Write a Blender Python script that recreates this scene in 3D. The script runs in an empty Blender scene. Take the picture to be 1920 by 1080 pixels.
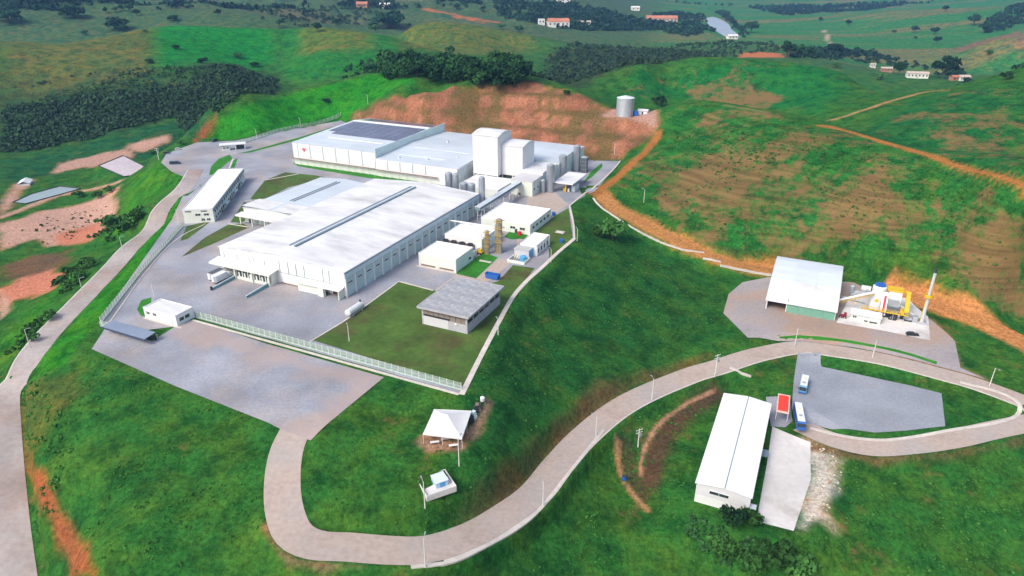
import bpy, bmesh, math, random
import numpy as np
from mathutils import Vector, Matrix
from mathutils.geometry import delaunay_2d_cdt

random.seed(7); rng = np.random.default_rng(7)
SC = bpy.context.scene
COL = SC.collection

# ------------------------------------------------------------------ camera, light, exposure
CAM_Z, PITCH, FPX = 115.0, math.radians(25.0), 1300.0      # drone 115 m above the plateau
cam_d = bpy.data.cameras.new('camera'); cam = bpy.data.objects.new('camera', cam_d); COL.objects.link(cam)
cam_d.sensor_width = 36.0; cam_d.lens = 36.0*FPX/1920.0
cam_d.clip_start = 1.0; cam_d.clip_end = 30000.0
cam.location = (0, 0, CAM_Z); cam.rotation_euler = (math.pi/2-PITCH, 0, 0)
SC.camera = cam
SUN_EL, SUN_AZ = math.radians(46), math.radians(-134)      # azimuth from +Y towards +X: sun stands left, behind the camera
world = bpy.data.worlds.new('World'); SC.world = world; world.use_nodes = True
wn = world.node_tree.nodes; bg = wn['Background']
sky = wn.new('ShaderNodeTexSky'); sky.sky_type = 'NISHITA'; sky.sun_disc = False
sky.sun_elevation = SUN_EL; sky.sun_rotation = SUN_AZ; sky.dust_density = 4.0; sky.air_density = 1.0; sky.ozone_density = 1.0
world.node_tree.links.new(sky.outputs[0], bg.inputs[0]); bg.inputs[1].default_value = 0.15
sun_d = bpy.data.lights.new('sun', 'SUN'); sun = bpy.data.objects.new('sun', sun_d); COL.objects.link(sun)
sun_d.energy = 1.3; sun_d.angle = math.radians(20); sun_d.color = (1.0, 0.96, 0.9)
sd = Vector((math.sin(SUN_AZ)*math.cos(SUN_EL), math.cos(SUN_AZ)*math.cos(SUN_EL), math.sin(SUN_EL)))
sun.rotation_euler = sd.to_track_quat('Z', 'Y').to_euler(); sun.location = sd*200+Vector((0, 200, 0))
SC.view_settings.view_transform = 'Standard'; SC.view_settings.look = 'None'
SC.view_settings.gamma = 1.0; SC.view_settings.use_curve_mapping = False
SC.view_settings.exposure = 0.52
SC.render.engine = 'CYCLES'
SC.cycles.use_denoising = True
SC.cycles.max_bounces = 5; SC.cycles.diffuse_bounces = 2; SC.cycles.glossy_bounces = 2
SC.cycles.transparent_max_bounces = 6; SC.cycles.volume_bounces = 0

# ------------------------------------------------------------------ helpers: projection
SP, CP = math.sin(PITCH), math.cos(PITCH)
def ray(px, py):
    dx = (px-960.0)/FPX; dy = (py-540.0)/FPX
    fx, fy, fz = dx, CP-dy*SP, -SP-dy*CP
    n = math.hypot(fx, fy)
    return math.atan2(fx, fy), -fz/n          # azimuth, tangent of the depression
def at(px, py, z=0.0):
    a, t = ray(px, py); r = (CAM_Z-z)/t
    return np.array([r*math.sin(a), r*math.cos(a)])
RF = math.radians(-25.0)                       # the factory's own axes
UA = np.array([math.cos(RF), math.sin(RF)]); VA = np.array([-math.sin(RF), math.cos(RF)])
def F(a, b): return UA*a + VA*b

# ------------------------------------------------------------------ noise
def vnoise(x, y, seed=0):
    xi = np.floor(x).astype(np.int64); yi = np.floor(y).astype(np.int64)
    fx = x-xi; fy = y-yi; fx = fx*fx*(3-2*fx); fy = fy*fy*(3-2*fy)
    def h(i, j):
        n = (i*374761393 + j*668265263 + seed*974711) & 0xffffffff
        n = ((n ^ (n >> 13))*1274126177) & 0xffffffff
        return ((n ^ (n >> 16)) & 0xffff)/65535.0
    return ((h(xi, yi)*(1-fx)+h(xi+1, yi)*fx)*(1-fy) + (h(xi, yi+1)*(1-fx)+h(xi+1, yi+1)*fx)*fy)*2-1
def fbm(x, y, o=4, seed=0):
    s = 0; a = 1.0; t = 0
    for k in range(o):
        s = s+a*vnoise(x*2**k+17.3*k, y*2**k-9.1*k, seed+k); t += a; a *= .5
    return s/t
def sstep(e0, e1, x):
    t = np.clip((x-e0)/(e1-e0), 0, 1); return t*t*(3-2*t)

# ------------------------------------------------------------------ terrain: heights
CPT = []
def c3(px, py, z): a, t = ray(px, py); CPT.append((a, math.log((CAM_Z-z)/t), z))
def d3(px, py, r, z): a, t = ray(px, py); CPT.append((a, math.log(r), z))
# plateau rim and middle
for q in [(190,600),(270,500),(330,430),(352,345),(300,312),(340,280),(420,262),(520,243),(620,228),(250,640),(400,700),(530,770),(640,760),(720,712),
          (868,738),(920,640),(960,562),(1010,505),(1075,448),(1066,390),(1118,352),(500,400),(700,450),(900,400),(800,600),(600,600),(450,330),(700,330),(900,330),(1000,330)]:
    c3(*q, 0)
for a_, b_ in [(-140,424),(-180,424),(-225,424),(-270,424),(-312,424)]:
    p_ = F(a_, b_); CPT.append((math.atan2(p_[0], p_[1]), math.log(np.hypot(*p_)), 0))
# field in front of the plateau, access road falling to the right
for q in [(140,700,-2.5),(110,760,-4),(120,900,-7),(160,1040,-10),(300,850,-3.5),(350,1000,-6),(480,980,-5.5),(540,860,-1.8),(510,930,-3.6),(560,1020,-6),(640,900,-2.6),
          (760,960,-4.6),(700,1030,-8),(800,1035,-9.5),(900,1000,-12),(840,880,-3.4),(790,800,-2),(930,780,-3),(930,870,-6),(880,950,-9),(960,950,-14),(1080,820,-17.5),(1200,735,-19),(1340,683,-20),
          (1480,648,-20),(1600,660,-20),(1700,685,-20.2),(1820,715,-20.8),(1905,745,-21.5),(980,860,-11),(1050,760,-13),(1150,700,-15),(1000,640,-7),(1100,620,-12),(1250,640,-18),(1080,520,-6),(1180,540,-12),(1280,580,-18),(1345,610,-19.2)]: c3(*q)
# lower right: car park, canteen, slope falling to the camera
for q in [(1600,740,-22.5),(1500,790,-22.6),(1760,790,-22.6),(1545,700,-22.2),(1650,835,-23),(1560,815,-23),(1820,815,-22.8),(1440,770,-23.6),(1370,744,-24),(1300,830,-24.6),(1300,955,-25),(1420,985,-25),(1520,980,-25),(1560,880,-24),
          (1250,760,-22.5),(1200,830,-24),(1150,880,-24),(1210,930,-26.5),(1060,960,-20.5),(1000,1070,-22),(1150,1060,-29),(1350,1060,-31),(1560,1060,-31),(1750,960,-29),(1900,870,-26.5),(1900,1050,-36),(860,1075,-15),(1700,880,-25.5)]: c3(*q)
# biomass yard and the valley behind the plateau
for q in [(1375,590,-19.2),(1395,540,-19),(1500,600,-19),(1650,640,-19.6),(1740,610,-19.2),(1790,680,-20),(1600,520,-17.5),(1700,545,-18),(1450,500,-17),(1390,490,-15.5),(1300,468,-12),(1200,418,-7),(1150,385,-3.5),(1820,590,-19.4),(1920,640,-21),
          (1330,530,-18),(1270,480,-14),(1200,450,-10.5),(1130,400,-4),(1850,660,-21)]: c3(*q)
# right hill
for q in [(1245,250,14),(1200,300,7),(1160,335,1.5),(1235,205,21),(1300,193,26),(1360,195,28),(1460,208,29.5),(1560,232,30),(1640,262,29),(1740,302,28),(1850,340,26.5),(1920,366,26),
          (1300,300,12),(1400,330,12),(1500,360,10),(1300,400,-1),(1420,440,-5),(1550,470,-7),(1650,400,9),(1650,490,-9),(1800,440,5),(1800,540,-12),(1910,520,-8)]: c3(*q)
for q in [(1360,195,548,1),(1460,208,548,0),(1560,232,540,9),(1300,193,545,1),(1240,200,540,3),(1640,262,500,17),(1740,302,470,16)]: d3(*q)
# second right hill and the track hill
for q in [(1050,160,12),(1130,143,20),(1210,128,27),(1300,115,31),(1390,109,33),(1490,120,31),(1580,138,25),(1650,160,17),(1350,165,14),(1250,165,10),(1150,180,10),(1450,175,12),(1550,195,14),
          (1620,205,18),(1700,182,23),(1780,166,25),(1860,158,25),(1920,155,25),(1750,240,24),(1850,260,22),(1920,300,24)]: c3(*q)
for q in [(1210,128,800,2),(1390,109,830,0),(1490,120,830,-4),(1650,160,720,-2),(1780,166,720,0),(1920,155,760,-4),(1050,160,760,-6)]: d3(*q)
# the cut slope behind the factory (top), the tank's bench, the green ridge left of it
for q in [(1172,214,18),(1120,210,19),(1205,214,18),(1130,197,22),(1060,174,28.5),(1000,163,31),(930,162,32),(850,162,32),(790,170,30),(730,190,20),(690,205,11),(655,216,5),(900,205,17.5),(1000,208,17.5),(800,200,14.5),
          (785,155,31),(715,132,28),(650,146,25),(600,158,22),(550,169,19),(500,183,15),(450,198,10),(415,216,5),(392,244,1),(600,205,8),(700,165,21),(520,225,4.5),(560,200,10),(450,240,3)]: c3(*q)
for q in [(715,132,745,5),(650,146,710,0),(600,158,690,-6),(550,169,670,-9),(500,183,655,-12),(450,198,640,-15),(415,216,620,-17),(850,162,620,30),(930,162,640,28),(1000,163,640,22),(850,162,760,10),(392,244,570,-18)]: d3(*q)
# left: valley, basin, road falling away at bottom left
for q in [(380,265,-3),(330,300,-1.5),(300,300,-4),(250,330,-18),(230,400,-24),(290,360,-9),(330,350,-4),(300,400,-7),(250,440,-16),(180,430,-26),(80,420,-27),(20,460,-27),(200,380,-26),(90,365,-29),(30,400,-28),(230,315,-28),(130,340,-29),(20,330,-29),(150,280,-28),(270,268,-26),(340,245,-22),(100,300,-29),
          (30,600,-20),(120,520,-20),(60,520,-24),(170,500,-13),(0,560,-24),(90,590,-13),(200,470,-14),(0,650,-20),(0,800,-22),
          (290,390,-4),(200,520,-6),(130,590,-8.5),(60,660,-11),(10,730,-13.5),(10,830,-16),(25,950,-19),(60,1080,-22),
          (45,740,-8),(75,940,-12),(140,1070,-15)]: c3(*q)
for q in [(0,290,-28),(150,265,-26),(330,222,-20),(0,200,-8),(150,190,-4),(300,150,8),(450,130,14),(0,82,34),(100,82,34),(170,75,36),(260,56,40),(330,47,42),(400,48,41),(460,56,37),(520,78,24),(518,100,13),(515,130,3),(512,160,-6),(560,60,34),(610,52,37),(690,62,34),(740,72,27),(600,110,15),(690,110,14),(640,135,4)]: c3(*q)
for q in [(0,82,1050,8),(170,75,1150,4),(330,47,1300,6),(460,56,1250,2),(610,52,1300,2),(690,62,1250,-4),(740,72,1150,-8),(520,78,1200,6)]: d3(*q)
# knoll behind the wood, scrub land, the wooded hill
for q in [(800,50,22),(860,47,24),(930,58,20),(1000,72,10),(760,60,20),(880,90,5),(980,85,2),(800,95,6)]: c3(*q)
for q in [(860,47,1500,-10),(1000,72,1300,-16),(930,58,1450,-12),(780,56,1500,-10)]: d3(*q)
for q in [(1000,120,-6),(1100,110,-10),(1200,105,-12),(1300,95,-16),(1100,85,-18),(1250,80,-20),(1400,85,-16),(1450,95,-14),(1500,105,-18),(1000,60,-22),(1100,60,-26),(1200,62,-30)]: c3(*q)
# far left hills
for q in [(0,26,30),(60,16,34),(170,27,31),(240,24,33),(300,18,36),(360,12,38),(420,24,32),(470,46,22)]: c3(*q)
for q in [(0,26,1800,5),(170,27,1900,0),(300,18,2000,0),(420,24,1900,-5)]: d3(*q)
for q in [(0,-20,2800,110),(250,-15,3000,105),(500,-10,2900,95),(300,0,2500,60),(100,5,2400,70),(560,10,2100,20),(650,20,2000,5),(700,15,2300,20),(720,40,1700,-12),(850,18,2000,10),(900,8,2300,32),(950,-5,2700,50),(1050,5,2300,20),(1150,35,2000,-24),(1100,20,2200,0),(800,30,1750,-8),(960,40,1750,-24)]: d3(*q)
# plain with the river, houses' valley, far right hills
for q in [(1340,42,-47),(1300,30,-47),(1450,30,-47),(1500,60,-47),(1560,75,-46),(1700,95,-45),(1850,112,-44),(1650,110,-40),(1650,140,-24),(1800,145,-22),(1920,140,-28),(1560,118,-30),(1500,12,-46),(1400,15,-47),(1600,55,-46),(1750,72,-45)]: c3(*q)
for q in [(1640,20,2500,-22),(1740,12,2500,-8),(1890,2,2600,2),(1560,34,2500,-36),(1700,40,2200,-34),(1850,40,2150,-30),(1640,10,3300,-45),(1850,0,3300,-30),(1860,66,1480,-2),(1920,44,1480,8),(1920,90,1400,-28),(1800,86,1450,-36),(1920,40,1750,-30)]: d3(*q)
for q in [(200,0,4500,110),(700,0,4500,100),(1000,0,4500,90),(1300,0,4200,-10),(1300,0,5200,70),(1600,0,4500,0),(1900,0,4500,60),(1600,0,5800,90),(200,0,7500,112),(960,0,7500,112),(1700,0,7500,112)]: d3(*q)
# beyond the frame's edges
for q in [(-300,250,620,-10),(-300,100,900,30),(-350,500,330,-24),(-300,800,200,-24),(-200,1080,150,-26),(2250,250,500,24),(2250,500,330,-8),(2250,700,260,-24),(2200,1000,190,-38),(2250,120,900,-10),(960,1300,75,-32),(300,1300,85,-26),(1700,1300,90,-42),(0,1300,60,-34),(1900,1300,60,-46),(960,1500,30,-36)]: d3(*q)
CPT = np.array(CPT)
def tps_k(d2): return np.where(d2 > 1e-12, .5*d2*np.log(np.maximum(d2, 1e-12)), 0)
X_ = CPT[:, :2]; n_ = len(X_)
K_ = tps_k(((X_[:, None]-X_[None])**2).sum(-1)) + np.eye(n_)*2e-5
P_ = np.c_[np.ones(n_), X_]
W_ = np.linalg.solve(np.block([[K_, P_], [P_.T, np.zeros((3, 3))]]), np.r_[CPT[:, 2], 0, 0, 0])
TH = np.radians(np.arange(-56, 56.01, .28)); LR = np.arange(math.log(34), math.log(7600), .0062)
NT, NR = len(TH), len(LR)
HH = np.zeros((NR, NT))
for i in range(NR):
    d2 = (TH[:, None]-X_[None, :, 0])**2 + (LR[i]-X_[None, :, 1])**2
    HH[i] = tps_k(d2)@W_[:n_] + W_[n_] + W_[n_+1]*TH + W_[n_+2]*LR[i]
RR = np.exp(LR)[:, None]; GX = RR*np.sin(TH)[None]; GY = RR*np.cos(TH)[None]

def poly_sd(poly, x, y):
    """signed distance to a polygon, positive inside; only near its box, -1e3 elsewhere"""
    poly = np.asarray(poly, float); out = np.full(x.shape, -1e3)
    lo, hi = poly.min(0)-60, poly.max(0)+60
    m = (x > lo[0]) & (x < hi[0]) & (y > lo[1]) & (y < hi[1])
    if not m.any(): return out
    px, py = x[m], y[m]; d = np.full(px.shape, 1e9); ins = np.zeros(px.shape, bool)
    for i in range(len(poly)):
        ax, ay = poly[i]; bx, by = poly[(i+1) % len(poly)]
        ex, ey = bx-ax, by-ay; t = np.clip(((px-ax)*ex+(py-ay)*ey)/max(ex*ex+ey*ey, 1e-9), 0, 1)
        d = np.minimum(d, np.hypot(px-ax-t*ex, py-ay-t*ey))
        c = (ay > py) != (by > py)
        ins ^= c & (px < (bx-ax)*(py-ay)/(by-ay+1e-12)+ax)
    out[m] = np.where(ins, d, -d); return out
def line_sd(pts, x, y):
    """distance to a polyline and the arc parameter of the nearest point"""
    pts = np.asarray(pts, float); d = np.full(x.shape, 1e9); k = np.zeros(x.shape)
    lo, hi = pts.min(0)-40, pts.max(0)+40
    m = (x > lo[0]) & (x < hi[0]) & (y > lo[1]) & (y < hi[1])
    px, py = x[m], y[m]; dm = np.full(px.shape, 1e9); km = np.zeros(px.shape)
    for i in range(len(pts)-1):
        ax, ay = pts[i]; ex, ey = pts[i+1]-pts[i]
        t = np.clip(((px-ax)*ex+(py-ay)*ey)/max(ex*ex+ey*ey, 1e-9), 0, 1)
        q = np.hypot(px-ax-t*ex, py-ay-t*ey); u = q < dm
        dm[u] = q[u]; km[u] = i+t[u]
    d[m] = dm; k[m] = km; return d, k

PLATEAU = [at(*q) for q in [(172,655),(250,690),(530,806),(582,823),(722,712),(868,741),(905,665),(960,562),(1012,507),(1077,449),(1068,385),(1122,351),(1163,302)]] + [F(-136,424), F(-312,424)] + \
          [at(*q) for q in [(640,226),(560,240),(440,264),(370,267),(312,288),(302,305),(322,322),(352,335),(350,352),(322,412),(185,604)]]
LOT = [at(*q, -22.5) for q in [(1492,660),(1480,770),(1440,760),(1450,830),(1540,830),(1660,838),(1790,812),(1775,800),(1766,738),(1540,690),(1536,660)]]
BARNYARD = [at(*q, -19.2) for q in [(1356,588),(1372,545),(1400,528),(1440,515),(1590,520),(1700,560),(1745,598),(1750,640),(1640,650),(1500,632),(1402,634)]]
CANTEEN = [at(*q, -24.6) for q in [(1296,955),(1352,760),(1372,735),(1480,790),(1560,850),(1520,990),(1440,1000),(1400,985)]]
CP_SD = poly_sd(PLATEAU, GX, GY)
m_ = sstep(-8, -1, CP_SD); HH = HH*(1-m_)
for pg, z in ((LOT, -22.5), (BARNYARD, -19.2), (CANTEEN, -24.6)):
    m_ = sstep(-8, -1, poly_sd(pg, GX, GY)); HH = HH*(1-m_)+z*m_
# benches in the cut slope: rounded steps where the red face rises behind the factory
cut_pg = [F(-136,424), F(-312,424), at(655,216,5), at(700,198,13), at(785,166,31), at(850,158,33), at(930,158,33), at(1005,158,32), at(1065,170,29), at(1135,194,23), at(1165,212,18), at(1235,240,14), at(1225,262,10), at(1163,302,0)]
CUT = poly_sd(cut_pg, GX, GY); cm_ = sstep(-4, 6, CUT)
HH = HH - cm_*np.sin(HH*2*math.pi/9.0)*9.0/(2*math.pi)*.95
# roughness of the ground away from the levelled places
FLAT = np.maximum.reduce([sstep(-12, -2, CP_SD)]+[sstep(-9, -2, poly_sd(pg, GX, GY)) for pg in (LOT, BARNYARD, CANTEEN)])
HH = HH + (1-FLAT)*(fbm(GX/16, GY/16, 4, 3)*.55 + fbm(GX/3.2, GY/3.2, 3, 9)*.16)
HH = HH + sstep(600, 1100, RR)*fbm(GX/90, GY/90, 4, 21)*5.0*np.clip(RR/1500, .4, 1.6)*(1-.85*np.exp(-((GX-700)/700)**2)*sstep(1300, 1700, RR)) 
rg_ = (1-np.abs(fbm(GX/260, GY/260, 4, 88)))*2-1
HH = HH + sstep(1350, 1900, RR)*sstep(10, 2, np.degrees(TH)[None])*rg_*30 + sstep(3300, 4200, RR)*rg_*14
HH = HH + cm_*fbm(GX/5, GY/5, 3, 31)*.7
HH = np.minimum(HH, 112)

def hgt(x, y):
    """terrain height at world points"""
    x = np.asarray(x, float); y = np.asarray(y, float)
    i = np.clip((np.log(np.hypot(x, y))-LR[0])/.0062, 0, NR-1.001); j = np.clip((np.arctan2(x, y)-TH[0])/math.radians(.28), 0, NT-1.001)
    i0 = i.astype(int); j0 = j.astype(int); fi = i-i0; fj = j-j0
    return (HH[i0, j0]*(1-fj)+HH[i0, j0+1]*fj)*(1-fi) + (HH[i0+1, j0]*(1-fj)+HH[i0+1, j0+1]*fj)*fi
RV = np.exp(LR)
def G(px, py):
    """where the sight line of the survey photograph through (px, py) meets the terrain"""
    a, t = ray(px, py); j = min(max((a-TH[0])/math.radians(.28), 0), NT-1.001); j0 = int(j); fj = j-j0
    col = HH[:, j0]*(1-fj)+HH[:, j0+1]*fj
    e = col-(CAM_Z-RV*t); k = np.argmax(e > 0)
    if e[k] <= 0: k = NR-1
    w = e[k]/(e[k]-e[k-1]) if k > 0 else 0
    r = RV[k]*(1-w)+RV[k-1]*w if k > 0 else RV[0]
    return np.array([r*math.sin(a), r*math.cos(a)])
def G3(px, py):
    p = G(px, py); return (float(p[0]), float(p[1]), float(hgt(*p)))

def spline(pts, step=2.0):
    pts = [np.asarray(p, float) for p in pts]; out = []
    P = [2*pts[0]-pts[1]]+pts+[2*pts[-1]-pts[-2]]
    for i in range(1, len(P)-2):
        p0, p1, p2, p3 = P[i-1:i+3]; n = max(1, int(np.linalg.norm(p2-p1)/step))
        for k in range(n):
            t = k/n
            out.append(.5*((2*p1)+(-p0+p2)*t+(2*p0-5*p1+4*p2-p3)*t*t+(-p0+3*p1-3*p2+p3)*t**3))
    out.append(pts[-1]); return np.array(out)
def smooth1(z, n=9):
    k = np.ones(n)/n; return np.convolve(np.pad(z, n//2, mode='edge'), k, 'valid')
def carve(line, half, shoulder=3.5):
    """level the terrain across a road"""
    global HH
    zl = smooth1(hgt(line[:, 0], line[:, 1]), 15)
    d, k = line_sd(line, GX, GY); m = d < half+shoulder
    i0 = np.clip(k[m].astype(int), 0, len(zl)-2); z = zl[i0]*(1-(k[m]-i0))+zl[i0+1]*(k[m]-i0)
    w = 1-sstep(half+.8, half+shoulder, d[m]); HH[m] = HH[m]*(1-w)+z*w
def trace(pts, step=2.0): return spline([G(*p) for p in pts], step)
LEFT_ROAD = trace([(40,1170),(30,1080),(18,960),(10,860),(12,760),(40,690),(95,625),(160,555),(230,480),(300,403),(345,352),(368,318)])
ACCESS = trace([(556,800),(538,840),(530,890),(532,950),(550,1000),(590,1022),(650,1027),(730,1030),(800,1028),(870,1010),(940,972),(1000,925),(1045,872),(1090,822),(1150,772),(1220,733),(1290,706),(1350,685),(1430,662),(1500,652),(1570,657),(1650,672),(1740,694),(1830,720),(1920,752),(1990,780)])
LOOP = trace([(1500,800),(1560,825),(1630,838),(1700,836),(1780,825),(1860,808),(1940,790)])
ORANGE = trace([(1122,358),(1150,388),(1200,416),(1260,445),(1330,478),(1400,500),(1450,508)])
ORANGE2 = trace([(1690,548),(1760,570),(1840,603),(1930,645),(2000,690)])
TRACK = trace([(1930,362),(1860,330),(1780,305),(1700,279),(1640,261),(1590,246),(1562,239),(1540,235)])
TRACK2 = trace([(1556,228),(1590,216),(1640,199),(1700,182),(1740,172),(1778,168)])
for ln_, hw in ((LEFT_ROAD, 4.6), (ACCESS, 4.6), (LOOP, 4.2), (ORANGE, 4.0), (ORANGE2, 4.5), (TRACK, 2.0), (TRACK2, 1.2)): carve(ln_, hw)

POND1 = [(25,378),(60,364),(112,351),(150,353),(110,368),(50,383)]; POND2 = [(190,326),(235,310),(278,299),(252,318),(232,329)]
PONDXY = [[G(*q) for q in pn] for pn in (POND1, POND2)]
for pg in PONDXY:
    zz = float(np.mean([hgt(*p) for p in pg])); m_ = sstep(-10, -1, poly_sd(pg, GX, GY)); HH = HH*(1-m_)+zz*m_

RIVER = [at(*q, -46.5) for q in [(1324,33),(1338,31),(1352,36),(1366,44),(1372,54),(1384,64),(1392,72),(1376,74),(1360,68),(1346,60),(1334,52),(1326,43)]]
m_ = sstep(-45, -5, poly_sd(RIVER, GX, GY)); HH = HH*(1-m_)-48.0*m_

# ------------------------------------------------------------------ materials
MATS = {}
def mat(name, col, rough=.8, var=.12, scale=.4, var2=.1, scale2=.05, bump=0., bscale=None, metal=0., world=True, tint=0., col2=None, thr=(.5, .62), c2scale=.1, spec=.3, wave=None, stretch=None):
    if name in MATS: return MATS[name]
    m = bpy.data.materials.new(name); m.use_nodes = True; MATS[name] = m
    nt = m.node_tree; N = nt.nodes; L = nt.links; b = N['Principled BSDF']
    b.inputs['Roughness'].default_value = rough; b.inputs['Metallic'].default_value = metal; b.inputs['Specular IOR Level'].default_value = spec
    if world: src = N.new('ShaderNodeNewGeometry').outputs['Position']
    else: src = N.new('ShaderNodeTexCoord').outputs['Object']
    if stretch:
        mp = N.new('ShaderNodeMapping'); mp.inputs['Scale'].default_value = stretch; L.new(src, mp.inputs[0]); src = mp.outputs[0]
    def noise(sc, det=5, rg=.55):
        n = N.new('ShaderNodeTexNoise'); n.inputs['Scale'].default_value = sc; n.inputs['Detail'].default_value = det; n.inputs['Roughness'].default_value = rg
        L.new(src, n.inputs['Vector']); return n.outputs['Fac']
    def rng_(f, a, b2, lo, hi):
        r = N.new('ShaderNodeMapRange'); r.inputs[1].default_value = a; r.inputs[2].default_value = b2; r.inputs[3].default_value = lo; r.inputs[4].default_value = hi
        L.new(f, r.inputs[0]); return r.outputs[0]
    def mix(mode, fac, a, b2):
        x = N.new('ShaderNodeMix'); x.data_type = 'RGBA'; x.blend_type = mode
        for s, v in ((0, fac), (6, a), (7, b2)):
            if isinstance(v, (int, float)): x.inputs[s].default_value = v
            elif isinstance(v, tuple): x.inputs[s].default_value = (*v, 1)
            else: L.new(v, x.inputs[s])
        return x.outputs[2]
    base = tuple(col)
    if col2 is not None: base = mix('MIX', rng_(noise(c2scale, 6, .6), thr[0], thr[1], 0, 1), base, tuple(col2))
    f1 = rng_(noise(scale), .25, .75, 1-var, 1+var); base = mix('MULTIPLY', 1.0, base, f1)
    f2 = rng_(noise(scale2, 4), .3, .7, 1-var2, 1+var2); base = mix('MULTIPLY', 1.0, base, f2)
    if tint:
        oi = N.new('ShaderNodeObjectInfo'); base = mix('MULTIPLY', 1.0, base, rng_(oi.outputs['Random'], 0, 1, 1-tint, 1+tint))
    h = None
    if wave:
        w = N.new('ShaderNodeTexWave'); w.wave_type = 'BANDS'; w.bands_direction = wave[0]; w.inputs['Scale'].default_value = wave[1]; w.inputs['Distortion'].default_value = 0
        L.new(src, w.inputs['Vector']); h = w.outputs['Fac']
        base = mix('MULTIPLY', 1.0, base, rng_(h, 0, 1, 1-wave[2], 1))
    L.new(base, b.inputs['Base Color'])
    if bump or wave:
        bp = N.new('ShaderNodeBump'); bp.inputs['Strength'].default_value = bump or .4; bp.inputs['Distance'].default_value = .1
        L.new(h if h is not None else noise(bscale or scale*3), bp.inputs['Height']); L.new(bp.outputs[0], b.inputs['Normal'])
    return m

def ground_material():
    m = bpy.data.materials.new('grassland'); m.use_nodes = True; nt = m.node_tree; N = nt.nodes; L = nt.links; b = N['Principled BSDF']
    b.inputs['Roughness'].default_value = .95; b.inputs['Specular IOR Level'].default_value = .05
    pos = N.new('ShaderNodeNewGeometry').outputs['Position']
    ac = N.new('ShaderNodeAttribute'); ac.attribute_name = 'Col'
    ad = N.new('ShaderNodeAttribute'); ad.attribute_name = 'Dry'      # x: dry patches, y: grassiness, z: furrow strength
    sep = N.new('ShaderNodeSeparateColor'); L.new(ad.outputs['Color'], sep.inputs[0])
    def noise(sc, det, rg=.55, vec=pos):
        n = N.new('ShaderNodeTexNoise'); n.inputs['Scale'].default_value = sc; n.inputs['Detail'].default_value = det; n.inputs['Roughness'].default_value = rg
        L.new(vec, n.inputs['Vector']); return n.outputs['Fac']
    def rng_(f, a, b2, lo, hi):
        r = N.new('ShaderNodeMapRange'); r.inputs[1].default_value = a; r.inputs[2].default_value = b2; r.inputs[3].default_value = lo; r.inputs[4].default_value = hi
        L.new(f, r.inputs[0]); return r.outputs[0]
    def math_(op, a, b2):
        x = N.new('ShaderNodeMath'); x.operation = op
        for s, v in ((0, a), (1, b2)):
            if isinstance(v, (int, float)): x.inputs[s].default_value = v
            else: L.new(v, x.inputs[s])
        return x.outputs[0]
    def mix(mode, fac, a, b2):
        x = N.new('ShaderNodeMix'); x.data_type = 'RGBA'; x.blend_type = mode
        for s, v in ((0, fac), (6, a), (7, b2)):
            if isinstance(v, (int, float)): x.inputs[s].default_value = v
            elif isinstance(v, tuple): x.inputs[s].default_value = (*v, 1)
            else: L.new(v, x.inputs[s])
        return x.outputs[2]
    c = ac.outputs['Color']
    # grass: yellower and darker tussocks, seen at three sizes
    g1 = rng_(noise(.07, 6, .68), .42, .64, 0, 1); c1 = mix('MULTIPLY', math_('MULTIPLY', g1, sep.outputs[1]), c, (2.2, 1.12, .85))
    g2 = rng_(noise(.11, 7, .72), .44, .62, 0, 1); c2 = mix('MULTIPLY', math_('MULTIPLY', g2, sep.outputs[1]), c1, (.38, .52, .62))
    g3 = rng_(noise(.75, 7, .78), .28, .72, .35, 1.7); c3_ = mix('MULTIPLY', 1.0, c2, g3)
    # dry and trodden patches
    dn = math_('ADD', math_('MULTIPLY', noise(.035, 8, .62), .50), math_('MULTIPLY', noise(.20, 8, .75), .52)); d = rng_(math_('ADD', dn, math_('MULTIPLY', sep.outputs[0], .36)), .65, .765, 0, 1)
    c4 = mix('MIX', math_('MULTIPLY', d, .9), c3_, mix('MIX', noise(.12, 5), (.235, .115, .062), (.185, .135, .045)))
    # contour furrows trodden by cattle on the steep slopes
    sx = N.new('ShaderNodeSeparateXYZ'); L.new(pos, sx.inputs[0])
    fz = N.new('ShaderNodeCombineXYZ'); L.new(math_('MULTIPLY', sx.outputs[0], .03), fz.inputs[0]); L.new(math_('MULTIPLY', sx.outputs[1], .03), fz.inputs[1]); L.new(math_('MULTIPLY', sx.outputs[2], .8), fz.inputs[2])
    fn = rng_(noise(1.0, 3, .5, fz.outputs[0]), .35, .65, .72, 1.25)
    c5 = mix('MULTIPLY', sep.outputs[2], c4, fn)
    L.new(c5, b.inputs['Base Color'])
    bp = N.new('ShaderNodeBump'); bp.inputs['Strength'].default_value = .8; bp.inputs['Distance'].default_value = .6
    L.new(math_('ADD', noise(.9, 6, .7), math_('MULTIPLY', noise(.2, 4), 1.5)), bp.inputs['Height']); L.new(bp.outputs[0], b.inputs['Normal'])
    return m

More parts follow.
